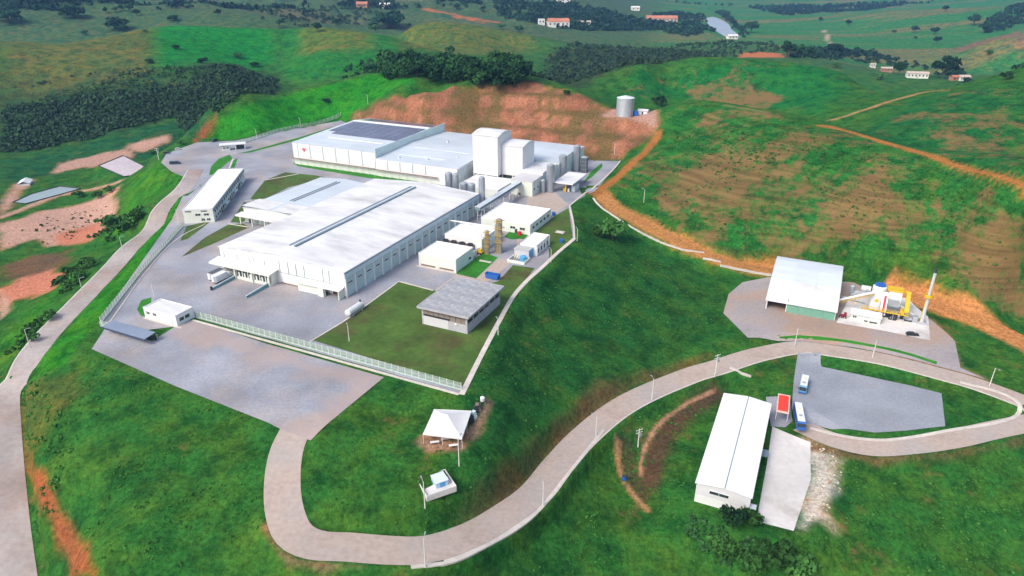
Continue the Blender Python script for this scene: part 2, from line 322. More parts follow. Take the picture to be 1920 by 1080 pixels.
# ------------------------------------------------------------------ mesh helpers
def tagged(o, label=None, cat=None, group=None, kind=None):
    if label: o['label'] = label
    if cat: o['category'] = cat
    if group: o['group'] = group
    if kind: o['kind'] = kind
    return o
def link_mesh(name, verts, faces, material, parent=None, smooth=False):
    me = bpy.data.meshes.new(name)
    me.from_pydata([tuple(map(float, v)) for v in verts], [], faces); me.materials.append(material)
    if smooth: me.polygons.foreach_set('use_smooth', [True]*len(me.polygons))
    me.update(); o = bpy.data.objects.new(name, me); COL.objects.link(o)
    if parent: o.parent = parent
    return o
def np_mesh(name, V, tris, material, quads=False, smooth=True, attrs=None):
    k = 4 if quads else 3; me = bpy.data.meshes.new(name)
    me.vertices.add(len(V)); me.vertices.foreach_set('co', np.ascontiguousarray(V, dtype=np.float32).ravel())
    nl = len(tris)*k; me.loops.add(nl); me.loops.foreach_set('vertex_index', np.ascontiguousarray(tris, dtype=np.int32).ravel())
    me.polygons.add(len(tris)); me.polygons.foreach_set('loop_start', np.arange(0, nl, k, dtype=np.int32)); me.polygons.foreach_set('loop_total', np.full(len(tris), k, dtype=np.int32))
    me.polygons.foreach_set('use_smooth', np.full(len(tris), smooth))
    for an, arr in (attrs or {}).items():
        a = me.attributes.new(an, 'FLOAT_COLOR', 'POINT'); a.data.foreach_set('color', np.ascontiguousarray(arr, dtype=np.float32).ravel())
    me.materials.append(material); me.update(calc_edges=True); me.validate()
    o = bpy.data.objects.new(name, me); COL.objects.link(o); return o

# ------------------------------------------------------------------ terrain: what grows where
GRASS = np.array([.029, .138, .023]); LUSH = np.array([.010, .205, .030]); SOIL = np.array([.34, .115, .045]); PINK = np.array([.50, .30, .225]); REDS = np.array([.50, .19, .115]); ORNG = np.array([.42, .17, .045])
COLR = np.broadcast_to(GRASS, (NR, NT, 3)).copy(); DRY = np.zeros((NR, NT, 3)); DRY[..., 1] = 1.0; DRY[..., 0] = .21
WOB = fbm(GX/9, GY/9, 4, 77)
def paint(pts, col=None, soft=2.5, dry=None, grass=None, furrow=None, wob=2.0, s=1.0, xy=False):
    pg = [np.asarray(p) if xy else G(*p) for p in pts]
    m = sstep(-soft, soft, poly_sd(pg, GX, GY)+WOB*wob)*s
    if col is not None: COLR[:] = COLR*(1-m[..., None])+np.asarray(col)*m[..., None]
    for k, v in ((0, dry), (1, grass), (2, furrow)):
        if v is not None: DRY[..., k] = DRY[..., k]*(1-m)+v*m
def hill(low, crest, col, soft=10, wob=8, push=1.07, **k): paint([G(*p) for p in low]+[G(*p)*push for p in crest], col, soft, wob=wob, xy=True, **k)
def paint_line(line, half, col, soft=1.2, wob=.8, grass=0., s=1.0):
    d, _ = line_sd(line, GX, GY); m = (1-sstep(half-soft, half+soft, d+WOB*wob))*s
    COLR[:] = COLR*(1-m[..., None])+np.asarray(col)*m[..., None]; DRY[..., 1] = DRY[..., 1]*(1-m)+grass*m; DRY[..., 0] *= 1-m
AZ = np.broadcast_to(np.degrees(TH)[None], GX.shape)
# distance: greyer haze tint put into the far ground colour, then drier pasture patches
mm = sstep(900, 1500, RR)[..., None]*np.ones((1, NT, 1)); COLR = COLR*(1-mm)+np.array([.050, .125, .052])*mm
mm = sstep(0, 30, fbm(GX/260, GY/260, 4, 5)*60+6)*sstep(1150, 1500, RR)*sstep(8, -4, AZ); COLR = COLR*(1-mm[..., None]*.7)+np.array([.11, .125, .068])*mm[..., None]*.7
# plain on the right
mm = (sstep(1250, 1450, RR)*sstep(9, 13, AZ))[..., None]; st_ = sstep(-.1, .35, fbm(GX/300, GY/60, 3, 51))[..., None]
COLR = COLR*(1-mm)+mm*(np.array([.030, .190, .050])*(1-st_)+np.array([.120, .170, .065])*st_)
# left hill: lush crown, tan shoulder; valley floor; green ridge
hill([(0,190),(150,175),(290,140),(300,100)], [(290,62),(170,84),(0,90)], (.085,.135,.035), 20, 18, dry=.25)
hill([(296,140),(400,165),(490,160),(512,130),(516,100)], [(516,90),(460,64),(400,56),(330,55),(296,60)], LUSH, 14, 10, dry=.0)
hill([(524,150),(600,152),(700,128),(735,105)], [(735,84),(690,72),(610,62),(560,70),(528,90)], (.018,.165,.028), 12, 12, dry=.05)
hill([(560,105),(640,95),(700,95)], [(700,74),(610,62),(570,70)], (.075,.150,.030), 14, 14, dry=.3)
paint([(0,150),(200,135),(320,125),(500,125),(512,178),(330,222),(150,265),(0,290)], (.040,.085,.034), 30, wob=35, dry=.05, s=.6)
paint([(0,185),(200,165),(320,150),(500,140),(510,178),(330,222),(150,265),(0,290)], (.026,.070,.028), 30, wob=30, dry=.0)
paint([(0,300),(160,268),(340,225),(400,255),(330,270),(200,300),(0,345)], (.016,.105,.035), 12, wob=8)
paint([(388,258),(396,243),(416,220),(450,203),(500,188),(550,174),(600,163),(650,151),(712,137),(780,157),(690,200),(600,222),(500,245),(440,262)], (.018,.205,.014), 3, dry=.04, wob=2)
paint([(0,690),(60,622),(200,462),(318,352),(348,330),(320,318),(296,302),(250,330),(205,440),(150,500),(60,580),(0,640)], (.034,.180,.016), 5, dry=.10, wob=4)
paint([(60,715),(190,540),(345,365),(345,420),(190,602),(120,690)], (.024,.185,.014), 2, dry=.0, wob=1.5)
# knoll, field strips
hill([(755,92),(860,102),(960,102),(1000,92)], [(1000,80),(930,65),(860,54),(800,57),(755,66)], (.080,.145,.032), 12, 12, dry=.22)
paint([(1000,160),(1030,100),(1120,90),(1250,95),(1330,105),(1250,118),(1120,150)], (.030,.075,.028), 15, wob=20)
# right hills
paint([(1240,205),(1360,200),(1460,213),(1560,237),(1740,308),(1915,372),(1915,590),(1800,560),(1600,500),(1450,500),(1330,470),(1200,410),(1150,350),(1240,255)], (.020,.135,.024), 8, dry=.42, furrow=.8, wob=6)
paint([(1230,330),(1330,290),(1450,300),(1560,340),(1700,380),(1900,440),(1905,560),(1800,540),(1640,480),(1500,470),(1420,470),(1330,440),(1260,400)], None, 18, dry=.665, wob=18)
paint([(1530,500),(1620,470),(1740,470),(1790,520),(1800,560),(1700,545),(1600,515)], (.035,.135,.02), 8, dry=.1, wob=6)
paint([(1150,370),(1190,360),(1260,420),(1190,410)], (.02,.12,.02), 5, dry=.0)
paint([(1060,165),(1200,135),(1390,114),(1490,124),(1640,162),(1550,215),(1400,190),(1250,185),(1130,185)], (.012,.140,.030), 10, dry=.24, wob=6)
paint([(1280,160),(1370,135),(1430,165),(1490,180),(1440,195),(1330,190)], None, 10, dry=.62, wob=10)
paint([(1570,235),(1700,192),(1780,172),(1915,163),(1915,350),(1740,295)], (.014,.122,.028), 8, dry=.30, wob=6)
paint([(1720,215),(1900,205),(1910,320),(1800,290)], None, 12, dry=.5, wob=8)
paint([(1790,92),(1850,74),(1915,55),(1915,106)], (.17,.13,.085), 12, dry=.3, wob=8)
# bank between the plateau and the access road
paint([(880,740),(960,570),(1080,455),(1110,370),(1200,440),(1340,530),(1360,620),(1200,690),(1060,760),(940,880)], (.019,.108,.022), 4, dry=.16, wob=3)
paint([(850,985),(900,940),(960,880),(1040,780),(1120,720),(1240,690),(1330,665),(1200,722),(1100,795),(1040,850),(960,945)], (.105,.085,.035), 3, dry=.1, grass=.4, wob=2.5)
# bare earth ------------------------------------------------------
paint([(0,420),(90,392),(200,365),(222,350),(205,420),(170,448),(110,462),(60,450),(0,470)], PINK, 3, grass=0, dry=0, wob=5)
paint([(100,440),(190,415),(196,430),(165,452),(112,462)], REDS, 3, grass=0, wob=3)
paint([(0,545),(40,520),(100,500),(122,515),(100,545),(30,560),(0,570)], REDS, 3, grass=0, dry=0, wob=5)
paint([(0,500),(60,480),(130,470),(120,498),(30,520),(0,530)], (.13,.09,.05), 4, grass=.3, wob=6)
paint([(110,305),(180,290),(250,280),(245,295),(170,312),(100,325)], PINK*.9, 3, grass=0, dry=0, wob=5)
paint([(240,272),(315,253),(318,262),(270,285),(240,284)], PINK*.95, 3, grass=0, dry=0, wob=4)
paint([(0,385),(30,345),(70,335),(40,360),(0,405)], PINK, 3, grass=0, wob=3)
paint([(0,545),(18,565),(18,585),(0,600)], PINK, 2, grass=0, wob=1)
paint([(362,268),(372,250),(405,222),(412,224),(384,252),(374,268)], SOIL*.8, 1.5, grass=.1, wob=1)
paint([(38,805),(62,870),(88,905),(118,960),(148,1010),(178,1080),(136,1080),(106,1010),(82,950),(54,890)], SOIL*.85, 1.2, grass=.25, dry=0, wob=1.8)
paint([(26,740),(70,720),(150,690),(160,740),(100,790),(60,860),(34,800)], (.075,.12,.025), 3, dry=.3, wob=3)
m_ = sstep(-3, 5, CUT+WOB*5); strat = .82+.3*sstep(-.3, .5, fbm(GX/6, HH/2.2, 3, 61)); veg = sstep(.0, .45, fbm(AZ*.9+WOB*.8, RR*np.ones_like(GX)/22+WOB*.8, 5, 62)+.03+.42*np.cos(HH*math.pi/9)**12)
stk = sstep(-.35, .45, fbm(AZ*1.1+WOB*.5, RR*np.ones_like(GX)/40+WOB*.3, 4, 63)); cc = np.array([.33, .150, .085])*strat[..., None]*(.80+.32*stk[..., None]); cc = cc*(1-veg[..., None]*.75)+np.array([.10, .095, .028])*veg[..., None]*.75
COLR = COLR*(1-m_[..., None])+cc*m_[..., None]; DRY[..., 1] *= 1-m_*.85; DRY[..., 0] *= 1-m_
paint([(1130,214),(1160,205),(1215,208),(1232,240),(1210,232),(1180,222),(1130,220)], PINK*.85, 2, grass=0, dry=0, wob=1.5)
paint([(1388,100),(1465,100),(1470,108),(1386,108)], SOIL*1.3, 3, grass=0, wob=2)
SC1 = trace([(1345,737),(1300,762),(1258,800),(1230,850),(1218,905)]); SC2 = trace([(1338,733),(1288,757),(1240,792),(1209,840),(1200,892)]); SC3 = trace([(1158,826),(1160,872),(1176,912),(1214,956)])
paint_line(SC1, 3.4, (.085,.062,.034), 2.2, 1.0, .4); paint_line(SC2, .65, (.40,.22,.13), .5, .3, 0); paint_line(trace([(1172,830),(1180,880),(1205,930)]), 2.4, (.060,.075,.03), 1.2, .8, .6); paint_line(SC3, .8, (.38,.21,.10), .5, .3, 0)
paint([(500,985),(530,1032),(560,1046),(640,1056),(690,1062),(600,1072),(540,1064),(505,1022)], (.27,.165,.105), 1.2, grass=.2, wob=1.6)
paint([(1512,830),(1560,850),(1572,900),(1550,970),(1500,990),(1520,900)], (.54,.49,.41), 3.0, grass=.1, dry=.1, wob=4.0)
paint([(1505,828),(1640,860),(1780,850),(1920,822),(1920,830),(1780,862),(1640,872),(1510,842)], (.14,.10,.045), 1.5, grass=.3, wob=1.5)
paint([(1745,600),(1785,640),(1800,690),(1855,715),(1790,700),(1640,660),(1750,645)], (.36,.22,.13), 2, grass=0, wob=1.5)
paint([(780,830),(800,808),(880,800),(915,745),(925,755),(900,820),(870,845),(800,848)], (.30,.19,.12), 1.2, grass=.2, wob=1)
paint([(782,605),(876,585),(945,560),(930,605),(880,636),(785,618)], (.24,.15,.09), 2, grass=.2, wob=1.2)
paint([(1395,690),(1420,690),(1460,700),(1440,710)], None, 2, dry=.3)
paint_line(ORANGE, 5.4, ORNG*np.array([1.05, 1.2, 1.5]), wob=1.4); paint_line(ORANGE2, 7.5, ORNG*np.array([1.2, 1.3, 1.7]), wob=2.0); paint_line(TRACK, 2.6, ORNG*.95); paint_line(TRACK2, 1.6, (.36,.22,.10), wob=.5)
paint_line(trace([(1235,250),(1210,285),(1170,320),(1130,352),(1112,365)]), 3.0, ORNG*.8, wob=1)
paint_line(trace([(1362,197),(1400,204),(1440,211)]), 1.2, (.26,.20,.09), wob=.4)
paint_line(trace([(1546,57),(1551,70),(1556,85)]), 3.5, (.42,.33,.24), wob=2, soft=2)
paint_line(trace([(0,408),(60,385),(130,362),(225,340)]), 2.4, PINK*.95, wob=.5)
paint_line(trace([(850,30),(880,36),(900,42)]), 6, SOIL*1.2, wob=10, soft=4)
paint_line(trace([(800,17),(830,24),(880,34),(930,42)]), 8, SOIL*1.2, wob=16, soft=6)
# the mown lawns inside the fence
V3 = np.stack([GX, GY, HH], -1).reshape(-1, 3)
idx = np.arange(NR*NT).reshape(NR, NT)
quads = np.stack([idx[:-1, :-1], idx[:-1, 1:], idx[1:, 1:], idx[1:, :-1]], -1).reshape(-1, 4)
one = np.ones((NR*NT, 1))
ground = np_mesh('ground', V3, quads, ground_material(), True, True, {'Col': np.c_[COLR.reshape(-1, 3), one], 'Dry': np.c_[DRY.reshape(-1, 3), one]})
tagged(ground, 'rolling green pasture hills with the levelled factory plateau', kind='structure')

# ------------------------------------------------------------------ sheets laid on the ground
PAVED = []
def paved(x, y, pad=.6):
    m = poly_sd(PLATEAU, x, y) > -pad
    for p in PAVED: m |= poly_sd(p, x, y) > -pad
    for ln_, hw in ((LEFT_ROAD, 4.6), (ACCESS, 5.2), (LOOP, 4.6), (ORANGE, 5), (ORANGE2, 5), (TRACK, 3)): m |= line_sd(ln_, x, y)[0] < hw+pad
    return m
def drape(name, poly, material, dz=.06, res=3.0, label=None, kind='structure', parent=None, thick=.0):
    poly = [np.asarray(p, float) for p in poly]; B = []
    for i in range(len(poly)):
        a, b = poly[i], poly[(i+1) % len(poly)]; n = max(1, int(np.linalg.norm(b-a)/res))
        B += [a+(b-a)*k/n for k in range(n)]
    B = np.array(B); PAVED.append(B) if kind == 'structure' else None; lo, hi = B.min(0), B.max(0)
    gx, gy = np.meshgrid(np.arange(lo[0]+res/2, hi[0], res), np.arange(lo[1]+res/2, hi[1], res)); sd_ = poly_sd(B, gx, gy)
    I = np.c_[gx[sd_ > res*.45], gy[sd_ > res*.45]]; nb = len(B)
    r = delaunay_2d_cdt([Vector(p) for p in np.r_[B, I]], [(i, (i+1) % nb) for i in range(nb)], [], 1, 1e-4)
    xy = np.array([tuple(v) for v in r[0]]); z = hgt(xy[:, 0], xy[:, 1])+dz
    o = link_mesh(name, np.c_[xy, z], [tuple(f) if True else f for f in r[2]], material, parent, True)
    me = o.data
    if me.polygons and me.polygons[0].normal.z < 0: me.flip_normals()
    if label or kind: tagged(o, label, kind=kind)
    return o
def strip(name, line, half, material, dz=.08, label=None, off=0., kind='structure'):
    line = np.asarray(line); t = np.gradient(line, axis=0); t /= np.linalg.norm(t, axis=1)[:, None]; nrm = np.c_[-t[:, 1], t[:, 0]]
    V = []; ks = np.linspace(-half, half, 5)+off
    for k in ks: q = line+nrm*k; V.append(np.c_[q, hgt(q[:, 0], q[:, 1])+dz])
    V = np.stack(V, 1); n = len(line); id_ = np.arange(n*5).reshape(n, 5)
    Q = np.stack([id_[:-1, :-1], id_[:-1, 1:], id_[1:, 1:], id_[1:, :-1]], -1).reshape(-1, 4)[:, ::-1]
    o = np_mesh(name, V.reshape(-1, 3), Q, material, True, True); return tagged(o, label, kind=kind)
def kerb(name, line, width, height, material, label=None, off=0., dz=0., kind='structure'):
    line = np.asarray(line); t = np.gradient(line, axis=0); t /= np.maximum(np.linalg.norm(t, axis=1), 1e-6)[:, None]; nrm = np.c_[-t[:, 1], t[:, 0]]
    c0 = line+nrm*off; zc = hgt(c0[:, 0], c0[:, 1])+dz; V = []
    for k, z in ((-width/2, -.3), (-width/2, height), (width/2, height), (width/2, -.3)):
        q = c0+nrm*k; V.append(np.c_[q, zc+z])
    V = np.stack(V, 1); n = len(line); id_ = np.arange(n*4).reshape(n, 4); Q = []
    for k in range(3): Q.append(np.stack([id_[:-1, k], id_[1:, k], id_[1:, k+1], id_[:-1, k+1]], -1))
    Q = np.concatenate(Q).tolist()+[[0, 1, 2, 3], [4*n-1, 4*n-2, 4*n-3, 4*n-4]]
    o = np_mesh(name, V.reshape(-1, 3), np.array(Q), material, True, False); return tagged(o, label, kind=kind)
def dense(pts, step=2.0):
    out = []
    for a, b in zip(pts[:-1], pts[1:]):
        n = max(1, int(np.linalg.norm(b-a)/step)); out += [a+(b-a)*k/n for k in range(n)]
    return np.array(out+[pts[-1]])
def gp(*pts): return [G(*p) for p in pts]
def pp(*pts): return [at(*p) for p in pts]

M_ASPH = mat('weathered concrete paving', (.40,.355,.335), .9, .13, .7, .20, .05, .25, col2=(.34,.26,.225), thr=(.47,.66), c2scale=.035)
M_YARD = mat('grey gravel paving', (.290,.303,.343), .92, .16, 1.1, .24, .045, .3, col2=(.37,.32,.30), thr=(.47,.66), c2scale=.025)
M_LOT = mat('blue grey block paving', (.285,.305,.345), .92, .14, 1.2, .12, .08, .3, col2=(.29,.27,.26), thr=(.56,.78), c2scale=.05)
M_ROADP = mat('pinkish block paving', (.48,.385,.325), .9, .14, .8, .18, .05, .3, col2=(.36,.32,.29), thr=(.45,.64), c2scale=.05)
M_KERB = mat('pale concrete kerb', (.60,.55,.49), .85, .14, .6, .1, .08)
M_CONC = mat('light concrete slab', (.66,.63,.60), .88, .08, .7, .12, .07, .2, col2=(.44,.40,.36), thr=(.52,.7), c2scale=.06)
M_LAWN = mat('mown lawn', (.062,.125,.020), .95, .22, .5, .28, .09, .5, col2=(.085,.085,.026), thr=(.46,.66), c2scale=.06)
M_LAWN2 = mat('fresh verge grass', (.030,.190,.014), .95, .22, .5, .22, .09, .5)
M_DIRT = mat('trodden earth', (.34,.24,.17), .95, .16, .6, .14, .07, .3)

YARD = drape('factory_yard', [p for p in PLATEAU[8:]]+pp((188,612),(225,625),(330,612),(360,594))+[at(868,739), at(905,665), at(960,562)], M_YARD, .03, 4.0, 'grey paved yard around the factory buildings')
EY = drape('entry_yard', pp((172,655),(200,612),(285,640),(330,612),(362,600),(500,645),(720,708),(582,822),(530,804),(330,725)), M_YARD, .14, 1.5, 'wide grey gravel yard in front of the gate')
strip('left_road', LEFT_ROAD, 4.4, M_ASPH, .10, 'grey road running along the left foot of the fence')
strip('access_road', ACCESS, 4.4, M_ROADP, .10, 'pinkish block paved road curving down round the hill')
strip('loop_road', LOOP, 4.2, M_ROADP, .14, 'paved road looping below the car park')
drape('car_park', gp((1496,662),(1488,715),(1484,765),(1500,790),(1560,806),(1640,812),(1700,808),(1772,800),(1765,738),(1700,722),(1540,688),(1538,662)), M_LOT, .18, 1.5, 'blue grey block paved car park for buses')
drape('forecourt', gp((1448,800),(1520,830),(1520,900),(1488,996),(1418,978),(1438,870)), M_CONC, .12, 3.0, 'pale concrete forecourt beside the long white shed')
drape('stop_pavement', gp((1436,745),(1480,745),(1486,790),(1472,802),(1446,800)), M_LOT, .16, 3.0, 'small paved corner around the red shelter')
drape('gravel_yard', gp((1356,588),(1366,552),(1392,530),(1440,520),(1600,530),(1745,600),(1790,640),(1800,690),(1850,712),(1700,672),(1600,652),(1500,640),(1402,634)), mat('dusty gravel', (.36,.33,.33), .93, .14, .9, .14, .06, .3, col2=(.36,.26,.20), thr=(.44,.60), c2scale=.03), .22, 1.5, 'dusty gravel yard around the biomass shed')
drape('boiler_slab', gp((1568,606),(1600,545),(1700,560),(1740,595),(1744,640),(1660,622)), M_CONC, .3, 1.5, 'pale concrete slab under the boiler plant')
# kerbs
kerb('kerb', ACCESS[len(ACCESS)//5:], .6, .16, M_KERB, 'pale kerb along the outer edge of the access road', off=-4.8)
kerb('kerb', LEFT_ROAD, .55, .16, M_KERB, 'pale kerb on the valley side of the left road', off=4.7)
kerb('kerb', trace([(1518,803),(1560,814),(1610,823),(1660,826),(1720,819),(1790,806),(1860,795),(1906,780),(1908,755),(1870,735),(1800,717)]), 1.3, .16, M_KERB, 'broad white kerb curving between car park and loop road', dz=.1)
kerb('kerb', trace([(190,612),(205,605),(270,515),(330,450),(385,420)]), .5, .16, M_KERB, 'pale kerb inside the left fence of the yard', dz=.03)
strip('grass_verge', trace([(1462,636),(1500,633),(1560,637),(1620,646),(1700,664),(1756,682)]), .7, M_LAWN2, .30, 'thin green verge between gravel yard and road')

# brown worn wheel paths of the entry yard: a band along the fence and towards the right corner
mw = M_YARD.copy(); mw.name = 'grey gravel paving with worn brown paths'; nt = mw.node_tree; bs = nt.nodes['Principled BSDF']; src_ = bs.inputs['Base Color'].links[0].from_socket
aw = nt.nodes.new('ShaderNodeAttribute'); aw.attribute_name = 'Worn'; mx = nt.nodes.new('ShaderNodeMix'); mx.data_type = 'RGBA'; nt.links.new(aw.outputs['Fac'], mx.inputs[0]); nt.links.new(src_, mx.inputs[6]); mx.inputs[7].default_value = (.46, .335, .275, 1); nt.links.new(mx.outputs[2], bs.inputs['Base Color'])
EY.data.materials[0] = mw; co = np.array([v.co[:2] for v in EY.data.vertices]); d1, _ = line_sd(np.array(pp((350,618),(470,650),(600,695),(690,712))), co[:, 0], co[:, 1]); d2, _ = line_sd(np.array(pp((690,712),(640,760),(575,805))), co[:, 0], co[:, 1])
wv = np.maximum((1-sstep(1, 9, d1+fbm(co[:, 0]/6, co[:, 1]/6, 3, 5)*7))*.5, (1-sstep(0, 8, d2+fbm(co[:, 0]/5, co[:, 1]/5, 3, 8)*6))*.6)
wa = EY.data.attributes.new('Worn', 'FLOAT', 'POINT'); wa.data.foreach_set('value', wv.astype(np.float32))

# ------------------------------------------------------------------ builders
M_WHITE = mat('white sheet cladding', (.76,.77,.77), .55, .03, .5, .05, .05, world=False, tint=.02)
M_ROOF = mat('white metal roof', (.76,.76,.76), .5, .08, .3, .07, .08, world=False, tint=.03, stretch=(.35, 1, 1), col2=(.54,.53,.52), thr=(.46,.70), c2scale=.12, wave=('X', .45, .03))
M_ROOFC = mat('clean white roof', (.84,.84,.84), .5, .03, .4, .03, .1, world=False, tint=.015)
M_ROOFB = mat('bluish metal roof', (.56,.62,.67), .45, .05, .2, .08, .05, world=False, tint=.03, stretch=(.3, 1, 1))
M_CREAM = mat('pale cream green plaster', (.70,.74,.66), .8, .04, .5, .06, .08, world=False)
M_PANEL = mat('pale blue green panel', (.64,.76,.74), .65, .05, .6, .06, .1, world=False, tint=.03)
M_PANEL2 = mat('blue green bay panel', (.46,.60,.60), .65, .06, .6, .06, .1, world=False, tint=.05)
M_FASC = mat('pale blue fascia', (.60,.72,.78), .5, .05, .5, .05, .1, world=False)
M_TRIM = mat('grey green trim', (.36,.44,.43), .6, .06, .5, .05, .1, world=False)
M_GLASS = mat('dark window glass', (.035,.05,.06), .15, .1, .5, .1, .2, world=False, spec=.6)
M_SHUT = mat('dark dock shutter', (.05,.065,.06), .6, .15, .8, .1, .2, world=False)
M_STEEL = mat('stainless steel', (.44,.48,.54), .36, .10, .5, .12, .15, metal=.75, world=False, stretch=(3, 3, .3))
M_GALV = mat('galvanised steel', (.42,.47,.50), .5, .10, .6, .08, .1, metal=.35, world=False)
M_VENT = mat('blue grey louvre', (.20,.27,.31), .6, .10, .5, .1, .1, world=False)
M_YEL = mat('safety yellow paint', (.72,.47,.03), .5, .12, 1.0, .1, .2, world=False)
M_RED = mat('red paint', (.62,.03,.04), .5, .08, 1.0, .1, .2, world=False)
M_SIGN = mat('coral red sign paint', (.72,.16,.16), .5, .06, 2.0, .05, .4, world=False)
M_BLUE = mat('blue paint', (.03,.13,.45), .45, .1, 1.0, .1, .2, world=False)
M_LBLUE = mat('light blue paint', (.10,.36,.66), .5, .08, 1.0, .1, .2, world=False)
M_DARK = mat('dark machinery', (.045,.05,.055), .6, .2, 1.0, .1, .2, world=False)
M_BROWN = mat('brown pipe rack', (.24,.17,.14), .7, .1, 1.0, .1, .2, world=False)
M_BLOCK = mat('bare concrete block wall', (.43,.43,.46), .9, .08, .8, .08, .1, world=False)
M_BLOCK2 = mat('brown stained blockwork', (.26,.22,.19), .9, .2, .8, .12, .3, world=False)
M_CROOF = mat('weathered fibre cement roof', (.33,.345,.365), .9, .10, .5, .10, .12, world=False, col2=(.44,.435,.43), thr=(.5, .6), c2scale=.25, tint=.03)
M_GREENB = mat('green sheet cladding', (.20,.43,.33), .6, .06, .6, .05, .1, world=False, wave=('X', 1.2, .12))
M_SOLAR = mat('solar panel', (.14,.145,.21), .22, .12, .3, .12, .1, world=False, tint=.10, spec=.6)
M_TENT = mat('white tent cloth', (.78,.77,.75), .7, .04, .5, .03, .1)
M_MESHF = mat('pale green fence wire', (.46,.60,.48), .7, .1, .5, .1, .1, world=False)
M_POST = mat('white concrete post', (.70,.68,.64), .8, .06, .5, .05, .1, world=False)
M_TYRE = mat('tyre rubber', (.02,.02,.022), .8, .1, 2, .1, .5, world=False)

def thing(name, label, cat, loc, z=None, rz=0., group=None):
    o = bpy.data.objects.new(name, None); COL.objects.link(o); o.empty_display_size = .5
    if z is None: z = float(hgt(loc[0], loc[1]))
    o.location = (float(loc[0]), float(loc[1]), z); o.rotation_euler = (0, 0, rz)
    return tagged(o, label, cat, group)
MESH_CACHE = {}
def put(me, name, parent, loc=(0, 0, 0), rz=0., label=None):
    o = bpy.data.objects.new(name, me); COL.objects.link(o); o.parent = parent; o.location = loc; o.rotation_euler = (0, 0, rz)
    if label: o['label'] = label
    return o
def mesh_of(key, verts, faces, material, smooth=False):
    me = bpy.data.meshes.new(key); me.from_pydata([tuple(map(float, v)) for v in verts], [], faces); me.materials.append(material)
    if smooth: me.polygons.foreach_set('use_smooth', [True]*len(me.polygons))
    me.update(); return me
BOXF = [(0,3,2,1),(4,5,6,7),(0,1,5,4),(1,2,6,5),(2,3,7,6),(3,0,4,7)]
def box(parent, name, x0, x1, y0, y1, z0, z1, m, label=None, rz=0.):
    k = (round(x1-x0, 3), round(y1-y0, 3), round(z1-z0, 3), m.name)
    if k not in MESH_CACHE:
        w, d, h = x1-x0, y1-y0, z1-z0
        MESH_CACHE[k] = mesh_of(name, [(0,0,0),(w,0,0),(w,d,0),(0,d,0),(0,0,h),(w,0,h),(w,d,h),(0,d,h)], BOXF, m)
    return put(MESH_CACHE[k], name, parent, (x0, y0, z0), rz, label)
def multi(parent, name, boxes, m, label=None, extra=None):
    """several boxes that make up one part"""
    V = []; Fc = []
    for x0, x1, y0, y1, z0, z1 in boxes:
        n = len(V); V += [(x0,y0,z0),(x1,y0,z0),(x1,y1,z0),(x0,y1,z0),(x0,y0,z1),(x1,y0,z1),(x1,y1,z1),(x0,y1,z1)]; Fc += [tuple(i+n for i in f) for f in BOXF]
    for v2, f2 in (extra or []):
        n = len(V); V += list(v2); Fc += [tuple(i+n for i in f) for f in f2]
    return put(mesh_of(name, V, Fc, m), name, parent, label=label)
def bar_vf(p, q, r, n=6):
    p, q = Vector(p), Vector(q); d = (q-p).normalized(); a = d.orthogonal().normalized(); b = d.cross(a); V = []
    for c in (p, q): V += [tuple(c+(a*math.cos(2*math.pi*i/n)+b*math.sin(2*math.pi*i/n))*r) for i in range(n)]
    return V, [(i, (i+1) % n, n+(i+1) % n, n+i) for i in range(n)]+[tuple(range(n))[::-1], tuple(range(n, 2*n))]
def bars(parent, name, segs, m, label=None, n=6):
    V = []; Fc = []
    for p, q, r in segs:
        v, f = bar_vf(p, q, r, n); k = len(V); V += v; Fc += [tuple(i+k for i in g) for g in f]
    return put(mesh_of(name, V, Fc, m), name, parent, label=label)
def prism(parent, name, prof, y0, y1, m, axis='y', label=None, smooth=False):
    """extrude a profile [(s, z)...] along y (profile in x) or along x (profile in y)"""
    n = len(prof); V = []
    for t in (y0, y1): V += [(s, t, z) if axis == 'y' else (t, s, z) for s, z in prof]
    Fc = [(i, (i+1) % n, n+(i+1) % n, n+i) for i in range(n)]+[tuple(range(n))[::-1], tuple(range(n, 2*n))]
    if axis != 'y': Fc = [f[::-1] for f in Fc]
    o = put(mesh_of(name, V, Fc, m), name, parent, label=label)
    bm = bmesh.new(); bm.from_mesh(o.data); bmesh.ops.recalc_face_normals(bm, faces=bm.faces); bm.to_mesh(o.data); bm.free()
    return o
def cyl(parent, name, x, y, prof, m, n=20, label=None, key=None, smooth=True):
    """a turned shape: prof = [(radius, z)...]"""
    k = ('cyl', tuple((round(a, 3), round(b, 3)) for a, b in prof), m.name, n)
    if k not in MESH_CACHE:
        V = []; Fc = []
        for r, z in prof: V += [(r*math.cos(2*math.pi*i/n), r*math.sin(2*math.pi*i/n), z) for i in range(n)]
        for j in range(len(prof)-1): Fc += [(j*n+i, j*n+(i+1) % n, (j+1)*n+(i+1) % n, (j+1)*n+i) for i in range(n)]
        Fc += [tuple(range(n))[::-1], tuple(range((len(prof)-1)*n, len(prof)*n))]
        me = mesh_of(name, V, Fc, m); nq = len(Fc)-2
        if smooth: me.polygons.foreach_set('use_smooth', [i < nq for i in range(len(Fc))])
        if smooth: me.set_sharp_from_angle(angle=math.radians(35))
        MESH_CACHE[k] = me
    return put(MESH_CACHE[k], name, parent, (x, y, 0), label=label)
